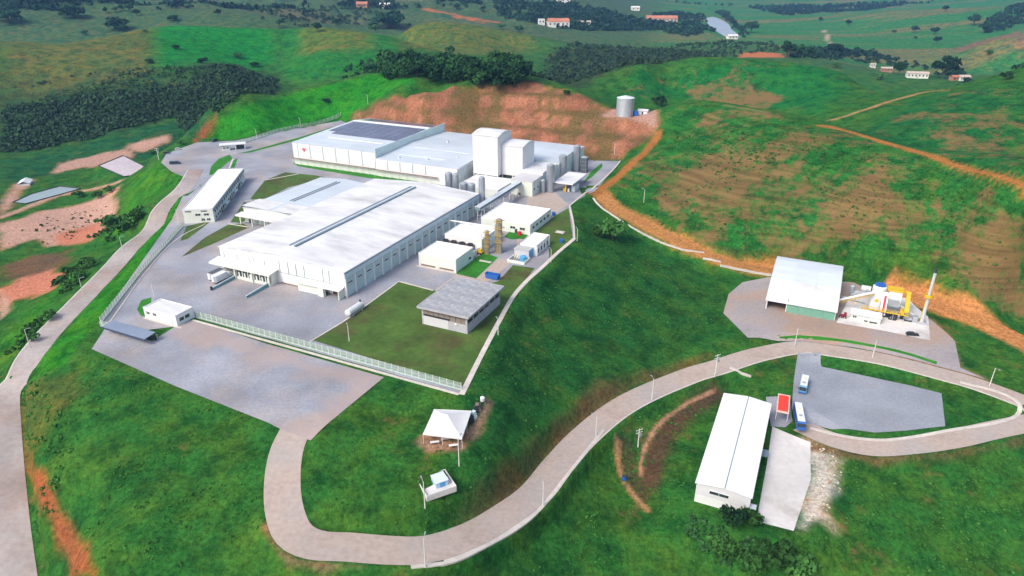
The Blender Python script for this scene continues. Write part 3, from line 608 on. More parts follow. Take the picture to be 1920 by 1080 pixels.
def windows_x(parent, xs, w, y, z0, z1, out=-1, frame=M_WHITE):
    """windows in a wall that runs along x; out = side the wall faces"""
    for x in xs:
        f = multi(parent, 'window', [(x-.12, x+w+.12, y+min(out, 0)*.10, y+max(out, 0)*.10, z0-.14, z0), (x-.12, x+w+.12, y+min(out, 0)*.10, y+max(out, 0)*.10, z1, z1+.12), (x-.12, x, y+min(out, 0)*.10, y+max(out, 0)*.10, z0, z1), (x+w, x+w+.12, y+min(out, 0)*.10, y+max(out, 0)*.10, z0, z1), (x+w/2-.05, x+w/2+.05, y+min(out, 0)*.08, y+max(out, 0)*.08, z0, z1)], frame)
        box(f, 'pane', x, x+w, y+min(out*.05, 0), y+max(out*.05, 0), z0, z1, M_GLASS)
def windows_y(parent, ys, w, x, z0, z1, out=1, frame=M_WHITE):
    for y in ys:
        a, b = x+min(out, 0)*.10, x+max(out, 0)*.10
        f = multi(parent, 'window', [(a, b, y-.12, y+w+.12, z0-.14, z0), (a, b, y-.12, y+w+.12, z1, z1+.12), (a, b, y-.12, y, z0, z1), (a, b, y+w, y+w+.12, z0, z1)], frame)
        box(f, 'pane', x+min(out*.05, 0), x+max(out*.05, 0), y, y+w, z0, z1, M_GLASS)
def gable_panels(parent, W, D, ze, zr, n, m, th=.18, over=.4, axis='x', ridge=.5):
    """double pitch roof laid in n sheets per slope; pitch runs across x (ridge along y) or across y"""
    R = W*ridge
    for s, (p, q, za, zb) in enumerate(((-over, R, ze-over*(zr-ze)/R, zr), (R, W+over, zr, ze-over*(zr-ze)/(W-R)))):
        for k in range(n):
            y0, y1 = -over+(D+2*over)*k/n+.04*(k > 0), -over+(D+2*over)*(k+1)/n
            prof = [(p, za), (q, zb), (q, zb+th), (p, za+th)]
            prism(parent, 'roof_panel', prof, y0, y1, m, 'y' if axis == 'x' else 'x')
def shell(parent, W, D, ze, m, zr=None, axis='x', ridge=.5, z0=-.3, name='wall', label=None):
    """closed body under the roof"""
    if zr is None: zr = ze
    if axis == 'x': return prism(parent, name, [(0, z0), (W, z0), (W, ze), (W*ridge, zr), (0, ze)], 0, D, m, 'y', label)
    return prism(parent, name, [(0, z0), (D, z0), (D, ze), (D*ridge, zr), (0, ze)], 0, W, m, 'x', label)
def parapet(parent, W, D, z, m, h=.5, t=.25, name='parapet'):
    return multi(parent, name, [(-.05, W+.05, -.05, t, z-.25, z+h), (-.05, W+.05, D-t, D+.05, z-.25, z+h), (-.05, t, t, D-t, z-.25, z+h), (W-t, W+.05, t, D-t, z-.25, z+h)], m)
def bld(name, label, a0, b0, cat='building', group=None, z=0.): return thing(name, label, cat, F(a0, b0), z, RF, group)

# ------------------------------------------------------------------ main warehouse
w = bld('warehouse', 'largest white low gabled warehouse with one long roof vent and a loading dock', -220.5, 189); WW, WD = 62.7, 109.
shell(w, WW, WD, 10.3, M_WHITE, 12.2); gable_panels(w, WW, WD, 10.34, 12.26, 9, M_ROOF)
box(w, 'roof_vent', 29.2, 30.2, 9, 99, 12.1, 12.95, M_VENT); box(w, 'roof_vent', 31.6, 32.6, 9, 99, 12.1, 12.95, M_VENT); box(w, 'vent_cap', 30.2, 31.6, 9, 99, 12.3, 12.8, M_ROOFB)
nb = 18; bw = WD/nb
for k in range(nb+1): box(w, 'pilaster', WW, WW+.55, min(max(k*bw-.35, -.04), WD-.66), min(max(k*bw-.35, -.04), WD-.66)+.7, -.2, 8.0, M_WHITE)
for k in range(nb):
    box(w, 'wall_panel', WW, WW+.12, k*bw+.45, (k+1)*bw-.45, 0, 4.4, M_PANEL2); box(w, 'wall_panel', WW, WW+.12, k*bw+.45, (k+1)*bw-.45, 4.55, 7.9, M_PANEL2)
windows_y(w, [k*bw+1.6 for k in range(nb)], 2.8, WW+.12, 5.1, 5.75)
box(w, 'fascia', WW, WW+.5, -.3, WD+.2, 8.05, 10.2, M_FASC); box(w, 'gutter', WW+.4, WW+.8, -.4, WD+.4, 9.9, 10.25, M_VENT)
c = prism(w, 'dock_canopy', [(-5.2, 4.9), (-.02, 5.6), (-.02, 6.0), (-5.2, 5.35)], -1.5, 30.5, M_ROOF, 'x'); box(c, 'fascia', -1.55, 30.55, -5.32, -5.18, 4.6, 5.4, M_CREAM)
multi(w, 'dock_platform', [(-.5, 29.5, -4.3, -.01, -.2, 1.15), (11.4, 29.5, -3.7, -.05, 1.15, 4.85)], M_CREAM)
for x in (11.2, 20.2, 28.9): box(w, 'dock_column', x, x+.6, -4.9, -4.32, -.2, 4.9, M_CREAM)
for k in range(3): box(w, 'dock_door', 1.0+k*3.4, 3.6+k*3.4, -.25, -.01, 1.2, 4.3, M_SHUT)
for k in range(6):
    x_ = 11.95+k*2.95+(.3 if k > 2 else 0); box(w, 'dock_door', x_, x_+2.2, -3.9, -3.71, 1.2, 4.2, M_SHUT); box(w, 'dock_bumper', x_+.75, x_+1.45, -4.05, -3.91, 1.2, 3.0, M_WHITE)
prism(w, 'porch_roof', [(-3.6, 3.7), (-.02, 4.3), (-.02, 4.55), (-3.6, 3.95)], 41.5, 62.5, M_ROOF, 'x')
multi(w, 'porch_wall', [(41.8, 55.0, -2.6, -2.3, -.2, 3.7), (52.2, 54.8, -3.5, -2.6, -.2, 3.6), (61.6, 62.0, -3.3, -.05, -.2, 3.7)], M_CREAM)
box(w, 'door', 56.6, 58.8, -.14, -.01, 0, 2.6, M_SHUT)
multi(w, 'plinth', [(31, 41.4, -.22, -.01, -.2, .5), (44.5, 62.6, -.22, -.01, -.2, .45)], M_BROWN)
for x in (2, 9, 15.5, 18, 23.5, 31.2, 35.5, 39.5, 43.5, 52.5, 55.5): box(w, 'downpipe', x, x+.2, -.2, -.01, 4.6 if x > 31 else 6.1, 9.8 if x > 31 else 8.4, M_TRIM)
multi(w, 'front_band', [(31.0, 62.6, -.12, -.01, 4.6, 4.85)], M_TRIM)
# dock walls standing out into the yard
for k, (a0, b0, ln) in enumerate(((-209.6, 172.5, 14.5), (-192.2, 172.5, 13.5))):
    d = bld('dock_wall', ('low blue green ramp wall beside the two parked lorries', 'low blue green ramp wall at the right end of the loading dock')[k], a0, b0, 'wall'); prism(d, 'wall', [(0, -.2), (ln, -.2), (ln, 1.5), (0, .9)], 0, .5, mat('blue green painted wall', (.16,.34,.38), .7, .1, .6, .1, .2, world=False), 'x'); prism(d, 'coping', [(-.05, .93), (ln, 1.53), (ln, 1.62), (-.05, 1.02)], -.08, .58, mat('grey coping', (.45,.50,.52), .8), 'x')
    if k == 0: box(d, 'end_post', -.1, .6, -.7, -.1, -.2, 1.6, M_DARK)

# ------------------------------------------------------------------ side hall behind it
w = bld('warehouse', 'smaller bluish roofed hall tucked behind the largest warehouse', -256, 238); WW, WD = 34.5, 58.
shell(w, WW, WD, 7.2, M_CREAM, 8.4); gable_panels(w, WW, WD, 7.24, 8.46, 5, M_ROOFB); 
box(w, 'roof_panel', -.3, WW+.2, -.35, 11.5, 8.5, 8.56, M_ROOF)
box(w, 'roof_vent', 16.0, 16.7, 15, 52, 8.3, 8.85, M_VENT); box(w, 'roof_vent', 17.9, 18.6, 15, 52, 8.3, 8.85, M_VENT)
prism(w, 'canopy', [(-4.5, 4.2), (-.02, 4.8), (-.02, 5.2), (-4.5, 4.8)], -1.5, WW-.5, M_ROOF, 'x')
for x in (.6, 8, 16): box(w, 'column', x, x+.5, -4.0, -3.5, -.2, 4.25, M_CREAM)
for x in (2.5, 6.2, 10.5, 14.2): box(w, 'door', x, x+2.4, -.12, -.01, 0, 3.0, M_TRIM if x > 3 else M_SHUT)

# ------------------------------------------------------------------ office block, on its own axis
o0 = at(347, 419); o1 = F(-323.5, 288.3); dv = (o1-o0)/np.linalg.norm(o1-o0); rzo = math.atan2(dv[1], dv[0])-math.pi/2
w = thing('office_building', 'long two storey white office block between the left road and the yard', 'building', o0, 0, rzo); WW, WD = 14.0, 74.
shell(w, WW, WD, 6.7, M_CREAM)
for k in range(7): box(w, 'roof_panel', .25, WW-.25, .25+k*(WD-.5)/7+.05*(k > 0), .25+(k+1)*(WD-.5)/7, 6.72, 6.86+.14*(k > 3), M_ROOFC)
parapet(w, WW, WD, 6.7, M_WHITE, .42)
box(w, 'side_band', WW, WW+.25, 1, WD-.5, 3.25, 3.6, M_PANEL); box(w, 'side_band', WW, WW+.4, .5, WD-.3, 5.6, 6.2, M_VENT)
windows_y(w, [2.5+k*4.0 for k in range(17)], 2.5, WW, 3.9, 5.3, 1, M_PANEL); windows_y(w, [2.5+k*4.0 for k in range(17) if k % 5 != 3], 2.5, WW, 1.0, 2.4, 1, M_PANEL)
for k in (3, 8, 13): box(w, 'door', WW, WW+.12, 2.6+k*4.0, 4.6+k*4.0, 0, 2.5, M_SHUT)
for y in (20, 41, 60): multi(w, 'entrance_canopy', [(WW+.02, WW+2.2, y, y+5, 2.9, 3.1)], M_PANEL); bars(w, 'downpipe', [((WW+.15, y-2, 0), (WW+.15, y-2, 6), .12)], M_DARK)
windows_x(w, [5.6, 9.6], 2.3, 0, 3.6, 4.7, -1); windows_x(w, [8.0, 10.6], 1.6, 0, 1.0, 2.2, -1); windows_x(w, [1.2, 8.6], 2.6, 0, 5.75, 6.05, -1, M_BROWN)

# ------------------------------------------------------------------ production halls at the back
w = bld('production_hall', 'tall white production hall with dark solar roof and red emblem on the facade', -309, 335); WW, WD = 63., 82.
shell(w, WW, WD, 13.6, M_WHITE, 15.6, 'y', .78); 
for p_, q_, za, zb in ((-.2, WD*.78, 13.62, 15.64), (WD*.78, WD+.2, 15.64, 13.62)):
    for k in range(6): prism(w, 'roof_panel', [(p_, za), (q_, zb), (q_, zb+.15), (p_, za+.15)], WW*k/6-.2*(k == 0)+.05*(k > 0), WW*(k+1)/6+.2*(k == 5), M_ROOFB, 'x')
box(w, 'side_parapet', WW-.1, WW+.25, -.2, WD+.2, 10.6, 15.9, M_PANEL)
def zroof(y): return 13.8+(15.82-13.8)*y/(WD*.78) if y < WD*.78 else 15.8-(15.8-13.8)*(y-WD*.78)/(WD*.22)
for y0_, y1_, nr in ((27, 60.5, 6), (66, 80.5, 3)):
    for r_ in range(nr):
        for k in range(9):
            if r_ == 0 and nr == 6 and k in (0,): continue
            ya = y0_+(y1_-y0_)*r_/nr; yb = y0_+(y1_-y0_)*(r_+1)/nr-.35; xa = 3+k*6.5+(0 if k < 8 else 0)
            prism(w, 'solar_panel', [(ya, zroof(ya)+.12), (yb, zroof(yb)+.12), (yb, zroof(yb)+.2), (ya, zroof(ya)+.2)], xa, xa+6.2, M_SOLAR, 'x')
box(w, 'ridge_cap', 1, WW-1, 62.2, 65.2, 15.75, 16.05, M_WHITE); box(w, 'roof_light', 14, 56, 18.0, 18.9, 14.3, 14.6, M_WHITE)
NJ = 6
def facade(w, WW, H, n, first=0., rail=True):
    bw_ = (WW-first)/n
    for k in range(n):
        x0_ = first+k*bw_; box(w, 'wall_panel', x0_+.35, x0_+bw_-.35, -.16, -.01, 4.9, H-.5, M_WHITE); box(w, 'joint_strip', x0_-.3, x0_+.3, -.10, -.01, 4.7, H-.2, M_TRIM)
    m_ = max(2, int(WW/5.2))
    for k in range(m_):
        x0_ = WW*k/m_; box(w, 'base_panel', x0_+.25, x0_+WW/m_-.25, -.12, -.01, 0, 3.9, M_CREAM)
        if rail: bars(w, 'rack_post', [((x0_+.1, -1.6, -.2), (x0_+.1, -1.6, 4.1), .14)], M_POST, n=4)
    if rail: multi(w, 'pipe_rack', [(-.2, WW, -1.8, -1.4, 4.0, 4.3), (0, WW, -1.2, -.9, 4.05, 4.35)], M_BROWN)
facade(w, WW, 13.6, 6, 4.2)
sg = box(w, 'sign_board', 5.4, 13.2, -.30, -.17, 6.0, 12.4, M_WHITE)
def petal(cx, cz, rx, rzz, rot, n=18):
    return [(cx+rx*math.cos(t)*math.cos(rot)-rzz*math.sin(t)*math.sin(rot), cz+rx*math.cos(t)*math.sin(rot)+rzz*math.sin(t)*math.cos(rot)) for t in np.linspace(0, 2*math.pi, n, endpoint=False)]
M_SIGN2 = mat('pale pink sign paint', (.82,.48,.50), .5, .05, 2, .05, .4, world=False)
M_SIGN3 = mat('deep red sign paint', (.42,.05,.08), .5, .05, 2, .05, .4, world=False)
for i_, (pt, m_) in enumerate(((petal(-1.15, 0, 1.0, .5, -.5), M_SIGN2), (petal(1.15, 0, 1.0, .5, .5), M_SIGN2), (petal(-.55, .45, 1.15, .6, -.9), M_SIGN), (petal(.55, .45, 1.15, .6, .9), M_SIGN), (petal(0, .35, 1.2, .75, math.pi/2), M_SIGN), (petal(0, -.35, .6, .55, 0), M_SIGN3))):
    prism(sg, 'emblem_petal', [(x+3.9, z+3.7) for x, z in pt], -.05-.02*i_, -.02*i_-.001, m_, 'y')
box(sg, 'lettering_line', 2.1, 5.9, -.03, -.001, 1.35, 1.6, M_SIGN2)

w = bld('production_hall', 'low white hall with pale flat roof joined to the solar roofed hall', -245.7, 334); WW, WD = 55.7, 82.
shell(w, WW, WD, 10.2, M_WHITE, 11.6, 'y', .5)
for s_ in range(2):
    for k in range(5): prism(w, 'roof_panel', [(0+s_*41, 10.24+s_*1.4), (41+s_*41, 11.64-s_*1.4), (41+s_*41, 11.8-s_*1.4), (s_*41, 10.4+s_*1.4)], WW*k/5+.05*(k > 0), WW*(k+1)/5, M_ROOFB, 'x')
facade(w, WW-12, 10.2, 5)
for k in range(4): box(w, 'pilaster', WW, WW+.35, 1+k*3.6, 1.4+k*3.6, -.2, 9, M_WHITE); box(w, 'wall_panel', WW, WW+.12, 1.6+k*3.6, 4.4+k*3.6, 0, 8.8, M_PANEL)
box(w, 'fascia', WW, WW+.4, -.2, 16, 9.0, 10.2, M_ROOFB); box(w, 'roof_light', 8, 48, 30, 30.9, 11.15, 11.5, M_WHITE); box(w, 'roof_light', 8, 40, 13, 13.9, 10.6, 10.95, M_WHITE)
for x, y in ((12, 6), (30, 9), (44, 20), (20, 50)): box(w, 'roof_hatch', x, x+1.2, y, y+1.2, 10.4, 11.6 if y < 25 else 12.6, M_ROOFB)

w = bld('production_hall', 'bluish roofed hall behind the towers at the right end', -189.9, 372); WW, WD = 46.5, 44.
shell(w, WW, WD, 10.2, M_PANEL, 11.4, 'y', .5)
for s_ in range(2):
    for k in range(5): prism(w, 'roof_panel', [(-.2+s_*22.2, 10.24+s_*1.2), (22+s_*22.2, 11.44-s_*1.2), (22+s_*22.2, 11.6-s_*1.2), (-.2+s_*22.2, 10.4+s_*1.2)], WW*k/5+.05*(k > 0), WW*(k+1)/5, M_ROOFB, 'x')
box(w, 'fascia', WW, WW+.3, 0, WD, 8.8, 10.2, M_WHITE)
for k in range(6): box(w, 'wall_panel', WW, WW+.12, .8+k*7.2, 7.2+k*7.2, 0, 8.6, M_PANEL)
w = bld('production_hall', 'white roofed connecting hall squeezed between tower and steel silos', -157.2, 350); WW, WD = 13., 21.5
shell(w, WW, WD, 9.6, M_WHITE); box(w, 'roof_panel', -.1, WW+.3, -.3, WD-.1, 9.62, 9.8, M_ROOF)
for k in range(3): box(w, 'wall_panel', WW, WW+.1, .5+k*7, 6.8+k*7, 0, 7.5, M_PANEL)

# ------------------------------------------------------------------ towers
def tower(label, a0, b0, W, D, H, z0, nj):
    t = bld('process_tower', label, a0, b0)
    box(t, 'wall', 0, W, 0, D, z0, H, M_WHITE)
    for k in range(nj): box(t, 'wall_panel', W*k/nj+.05, W*(k+1)/nj-.05, -.1, -.005, z0+.2, H*.62, M_WHITE); box(t, 'wall_panel', W*k/nj+.05, W*(k+1)/nj-.05, -.1, -.005, H*.62+.1, H-.1, M_WHITE)
    prof = [(-.5, H)]+[(D*i/10, H+.05+1.4*math.sin(math.pi*i/10)) for i in range(0, 11)]+[(D+.5, H)]; lo = [(y, z-.25) for y, z in prof[::-1]]
    prism(t, 'roof', prof+lo, -.5, W+.5, M_ROOF, 'x'); prism(t, 'gable', [(0, H)]+[(D*i/10, H+1.4*math.sin(math.pi*i/10)-.3*(0 < i < 10)) for i in range(1, 10)]+[(D, H)], .05, W-.05, M_PANEL, 'x')
    multi(t, 'base', [(.6, W-.6, .6, D-.6, -.2, z0)], M_SHUT)
    for k in range(nj+1): box(t, 'column', min(W*k/nj, W-.5), min(W*k/nj, W-.5)+.5, .05, .55, -.2, z0, M_WHITE)
    return t
tower('tallest white windowless tower with curved roof', -186, 346, 15.8, 17.5, 28.2, 5.5, 2)
tower('second tower, lower, joined to the right of the tallest', -170.1, 351, 13., 16.5, 22.6, 5.5, 2)
w = bld('low_annex', 'low flat white roof in front of the towers', -184, 323); box(w, 'wall', 0, 25, 0, 22.8, -.2, 4.8, M_CREAM); box(w, 'roof_panel', .1, 12.4, .1, 22.7, 4.82, 5.0, M_ROOF); box(w, 'roof_panel', 12.45, 24.9, .1, 22.7, 4.82, 5.0, M_ROOF); parapet(w, 25, 22.8, 4.8, M_WHITE, .35)
w = bld('plant_building', 'small cream block below the towers with a grey roof', -157, 335); WW, WD = 13., 14.8
box(w, 'wall', 0, WW, 0, WD, -.2, 8.0, M_CREAM); box(w, 'roof', -.2, WW+.2, -.2, WD-.02, 8.02, 8.5, mat('light grey roof', (.60,.59,.60), .6, .05, .4, world=False)); box(w, 'door', 4.2, 6.0, -.1, -.01, 0, 1.4, M_SHUT); box(w, 'wall_band', .4, 5, -.08, -.01, 3.8, 4.1, M_BROWN)
for k in range(3): box(w, 'wall_panel', WW, WW+.1, .6+k*4.6, 4.9+k*4.6, 0, 7.4, M_PANEL)
windows_y(w, [1.5, 6.4], 1.8, WW+.1, 3.2, 4.2, 1, M_PANEL)

# ------------------------------------------------------------------ flat roofed service buildings right of the warehouse
w = bld('service_hall', 'wide flat white roofed building behind the yellow columns', -147, 280); WW, WD = 25.8, 25.5
box(w, 'wall', 0, WW, 0, WD, -.2, 4.9, M_CREAM); parapet(w, WW, WD, 4.9, M_WHITE, .45)
for k in range(3): box(w, 'roof_panel', .26+k*8.43, .26+(k+1)*8.43-.04, .26, WD-.26, 4.92, 5.05, M_ROOFC)
windows_x(w, [15.5, 20.5], 2.6, 0, 2.0, 3.2); windows_y(w, [2.5, 7, 11.5, 16, 20.5], 2.4, WW, 2.2, 3.4, 1, M_PANEL); box(w, 'side_panel', WW, WW+.08, .3, WD-.3, -.1, 1.6, M_PANEL); box(w, 'door', 17.9, 19.2, -.09, -.01, 0, 2.2, M_SHUT)
w = bld('utility_building', 'white roofed plant room with cooling fans, beside the yellow columns', -150.5, 251.5); WW, WD = 18.6, 17.5
box(w, 'wall', 0, WW, 0, WD, -.2, 5.6, M_WHITE); parapet(w, WW, WD, 5.6, M_WHITE, .4); box(w, 'roof_panel', .26, WW/2-.03, .26, WD-.26, 5.62, 5.75, M_ROOFC); box(w, 'roof_panel', WW/2, WW-.26, .26, WD-.26, 5.62, 5.75, M_ROOFC)
multi(w, 'plinth', [(-.3, WW-1, -8.2, -.02, -.2, 2.2)], M_CREAM); box(w, 'wall_panel', WW, WW+.1, .5, WD-.5, 0, 5.0, M_PANEL)
for k in range(4):
    x0_ = 1.2+k*4.1; u_ = box(w, 'cooling_unit', x0_, x0_+3.2, -5.8, -2.6, 2.22, 4.3, mat('rusty pink casing', (.42,.28,.25), .7, .2, 1.5, .1, .3, world=False)); cyl(u_, 'fan_ring', 1.6, 1.6, [(1.45, 2.09), (1.35, 2.75), (1.1, 2.75), (1.0, 2.3)], M_DARK, 16)
for x_ in (16.2, 17.9): bars(w, 'vent_pipe', [((x_, 1.0, 5.7), (x_, 1.0, 8.2), .18)], M_WHITE)
w = bld('utility_building', 'white cubic plant room nearest the concrete shed and paved drive', -149.2, 227.5); WW, WD = 17.8, 15.
box(w, 'wall', 0, WW, 0, WD, -.2, 5.4, M_CREAM); parapet(w, WW, WD, 5.4, M_WHITE, .45); box(w, 'roof_panel', .26, WW/2-.03, .26, WD-.26, 5.42, 5.6, M_ROOFC); box(w, 'roof_panel', WW/2, WW-.26, .26, WD-.26, 5.42, 5.6, M_ROOFC)
for x in (.0, 8.7, WW-.5): box(w, 'pilaster', x, x+.5, -.18, -.01, -.2, 5.1, M_WHITE)
for k in range(3): box(w, 'wall_panel', WW, WW+.12, .6+k*4.8, 5.0+k*4.8, 0, 4.9, M_PANEL)
multi(w, 'louvre', [(1.0, 7.8, -.12, -.01, .3, 1.0)], M_BROWN); multi(w, 'louvre', [(9.8, 16.6, -.12, -.01, .3, 1.0)], M_BROWN); multi(w, 'kerb', [(-.8, WW+.5, -1.2, -.3, -.2, .15)], M_KERB); windows_y(w, [10.6], 2.0, WW+.12, 1.6, 2.6, 1, M_PANEL)
w = bld('treatment_building', 'small white roofed water treatment block beside the boundary drain', -116.2, 257.5); WW, WD = 7.8, 15.
box(w, 'wall', 0, WW, 0, WD, -.2, 4.6, M_WHITE); parapet(w, WW, WD, 4.6, M_WHITE, .35); box(w, 'roof_panel', .26, WW-.26, .26, WD-.26, 4.62, 4.75, M_ROOFC)
windows_y(w, [.9, 4.3, 7.7, 11.1], 1.9, WW, 1.0, 3.0, 1, M_PANEL)
for y in (.1, 3.5, 6.9, 10.3, 14.2): box(w, 'pilaster', WW, WW+.4, y, y+.5, -.2, 4.5, M_WHITE)
multi(w, 'front_wing', [(-.6, 6.2, -4.6, -.02, -.2, 3.8)], mat('light grey render', (.52,.53,.55), .8, .06, .6, world=False)); box(w, 'wing_roof', -.8, 6.4, -4.8, -.03, 3.82, 4.05, mat('grey slab', (.50,.50,.50), .8, .1, .5, world=False)); box(w, 'blue_side', 6.2, 6.35, -4.5, -.1, .5, 3.7, M_LBLUE)
multi(w, 'basin', [(-1.0, 7.0, -11.0, -10.6, -.2, 1.2), (-1.0, 7.0, -5.4, -5.0, -.2, 1.2), (-1.0, -.6, -10.6, -5.4, -.2, 1.2), (6.6, 7.0, -10.6, -5.4, -.2, 1.2)], M_CREAM)
bars(w, 'pipework', [((x, -10, 0), (x, -6, 1.6+.3*(i % 2)), .14) for i, x in enumerate((.2, 1.3, 2.4, 3.4))], M_BROWN)
cyl(w, 'blue_tank', 5.0, -7.8, [(1.5, 0), (1.5, 2.4), (.4, 3.0)], M_LBLUE, 16)

# ------------------------------------------------------------------ unfinished concrete shed on the lawn
w = bld('concrete_shed', 'bare grey concrete block shed with weathered flat roof on the lawn', -120.2, 183); WW, WD = 18., 25.5
multi(w, 'wall', [(0, WW, 0, .25, -.2, 3.4), (0, WW, WD-.25, WD, -.2, 6.8), (0, .25, .25, WD-.25, -.2, 3.6), (WW-.25, WW, .25, WD-.25, -.2, 3.6)], M_BLOCK)
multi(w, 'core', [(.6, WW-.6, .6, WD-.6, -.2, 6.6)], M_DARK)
for k in range(8): box(w, 'opening_screen', .3+k*2.2, 2.35+k*2.2, .02, .2, 4.2 if k < 5 else .1, 6.8, M_BLOCK2)
box(w, 'rolling_door', .6, 10.6, -.08, -.01, .1, 3.5, mat('pale grey door', (.62,.62,.64), .7, .05, .6, world=False)); box(w, 'vent_box', 13.2, 14.0, -.25, -.01, 2.6, 3.4, M_WHITE)
for x in (0, WW-.6): box(w, 'column', x, x+.6, -.06, .5, -.2, 6.9, M_BLOCK)
for k in range(7): box(w, 'column', WW-.42, WW+.08, k*4.2, k*4.2+.4, -.2, 6.9, M_BLOCK)
for k in range(6): box(w, 'window_void', WW-.2, WW-.02, .6+k*4.2, 4.0+k*4.2, 4.3, 6.5, M_GLASS)
for k in range(4):
    for j in range(4): box(w, 'roof_panel', -1.0+k*5.0, -1.0+(k+1)*5.0-.05, -1.0+j*6.88, -1.0+(j+1)*6.88-.05, 6.95, 7.18, M_CROOF)
multi(w, 'roof_edge', [(-1.2, WW+1.2, -1.3, -1.02, 6.6, 7.3), (-1.2, WW+1.2, WD+1.04, WD+1.3, 6.6, 7.3), (-1.3, -1.02, -1.02, WD+1.02, 6.6, 7.3), (WW+1.04, WW+1.32, -1.02, WD+1.02, 6.6, 7.3)], M_BLOCK)

# ------------------------------------------------------------------ gatehouse, carport, fuel canopy, back gate
w = bld('gatehouse', 'small white gatehouse at the front gate with a curved lawn beside it', -213, 145); WW, WD = 16., 7.6
box(w, 'wall', 0, WW, 0, WD, -.2, 3.9, M_WHITE); parapet(w, WW, WD, 3.9, M_WHITE, .4); box(w, 'roof_panel', .26, WW-.26, .26, WD-.26, 3.92, 4.05, M_ROOF)
windows_x(w, [1.3, 4.6], 1.5, 0, 1.9, 2.9); windows_y(w, [1.2, 3.6], 2.0, WW, 1.4, 2.7, 1, M_PANEL); box(w, 'side_panel', WW, WW+.06, .2, 6.8, .05, 1.2, M_PANEL); box(w, 'door', 12.8, 13.9, -.1, -.01, 0, 2.2, M_PANEL); box(w, 'step', -.2, WW+2.2, -.9, -.02, -.2, .15, M_KERB)
w = bld('car_shelter', 'long low blue grey roofed carport below the gatehouse', -215.3, 130.6, 'shelter'); prism(w, 'roof', [(-.2, 2.7), (4.2, 3.2), (4.2, 3.32), (-.2, 2.85)], -.3, 20.5, mat('blue grey sheet roof', (.22,.27,.36), .5, .08, .6, world=False), 'x')
for k in range(5): bars(w, 'post', [((.3+k*4.9, 3.9, -.3), (.3+k*4.9, 3.9, 3.1), .1)], M_DARK)
box(w, 'back_wall', 0, 20.2, 4.0, 4.15, -.2, 1.6, M_DARK); box(w, 'front_beam', -.3, 20.5, -.25, -.05, 2.1, 2.72, mat('navy beam', (.05,.07,.13), .6, .1, .6, world=False))
w = bld('fuel_canopy', 'flat white canopy on a yellow column beside the silos', -136.8, 348.5, 'canopy'); box(w, 'roof', 0, 11, 0, 23.5, 5.2, 5.8, M_ROOF); box(w, 'roof_edge', 11.0, 11.12, .1, 23.4, 5.1, 5.75, M_PANEL)
for y in (2.5, 19): box(w, 'column', 5.6, 6.3, y, y+.7, -.1, 5.2, M_YEL if y < 5 else M_WHITE)
box(w, 'pump', 4.3, 5.3, 3.6, 4.4, -.1, 1.9, M_YEL); box(w, 'pump', 6.8, 7.8, 3.6, 4.4, -.1, 1.9, M_WHITE); box(w, 'kiosk', 8.6, 10.6, 5, 12, -.1, 3.0, M_PANEL)
g0 = at(417, 283); w = thing('back_gatehouse', 'small pale gate canopy at the rear car park', 'building', g0, 0, math.radians(20))
box(w, 'booth', 0, 5, 0, 4, -.1, 2.9, M_CREAM); box(w, 'roof', -1.5, 15.5, -1, 5.2, 3.6, 4.1, M_WHITE); windows_x(w, [.8, 2.8], 1.4, 0, 1.2, 2.2)
for x in (8.4, 14.4): box(w, 'column', x, x+.5, .2, .7, -.1, 3.6, M_WHITE)
box(w, 'turnstile_screen', 9.2, 14.2, 3.4, 3.6, 0, 2.6, M_GLASS)

# ------------------------------------------------------------------ biomass shed
w = thing('biomass_shed', 'large white arched barn with green lower wall and one open bay', 'barn', np.array([109., 266.7]), -19.2, RF); WW, WD = 27.4, 34.
roofp = [(-.6, 4.2), (3, 5.7), (8, 7.6), (13, 9.1), (18, 10.2), (24, 11.1), (30, 11.5), (34.5, 11.4)]
def rz_(y): return float(np.interp(y, [p[0] for p in roofp], [p[1] for p in roofp]))
for i in range(len(roofp)-1):
    (y0_, z0_), (y1_, z1_) = roofp[i], roofp[i+1]
    for k in range(3): prism(w, 'roof_panel', [(y0_, z0_), (y1_, z1_), (y1_, z1_+.14), (y0_, z0_+.14)], -.4+k*9.4+.03*(k > 0), -.4+(k+1)*9.4, M_ROOF if i < 3 else M_ROOFB, 'x')
side = [(0, -.3), (WD, -.3), (WD, 11.3)]+[(y, z-.06) for y, z in roofp[-2:0:-1]]+[(0, 4.3)]
prism(w, 'side_wall', side, .0, .2, M_WHITE, 'x'); prism(w, 'side_wall', side, WW-.2, WW, M_WHITE, 'x'); box(w, 'rear_wall', .2, WW-.2, WD-.2, WD, -.3, 11.2, M_WHITE)
for k in range(4): box(w, 'wall_panel', 8.3+k*4.75, 8.3+(k+1)*4.75-.06, 0, .18, -.2, 4.35, M_GREENB)
for x in (.0, 8.0): box(w, 'post', x+.21*(x < 1), x+.45, .02, .35, -.2, 4.4, M_WHITE)
multi(w, 'partition', [(8.3, 8.5, .4, 20, -.2, 5.6)], mat('grey sheet', (.4,.41,.42), .7, .06, .5, world=False)); multi(w, 'chip_heap', [(1, 7.5, 14, 19, -.2, 2.2), (2, 7, 13, 14, -.2, 1.2)], M_BROWN)

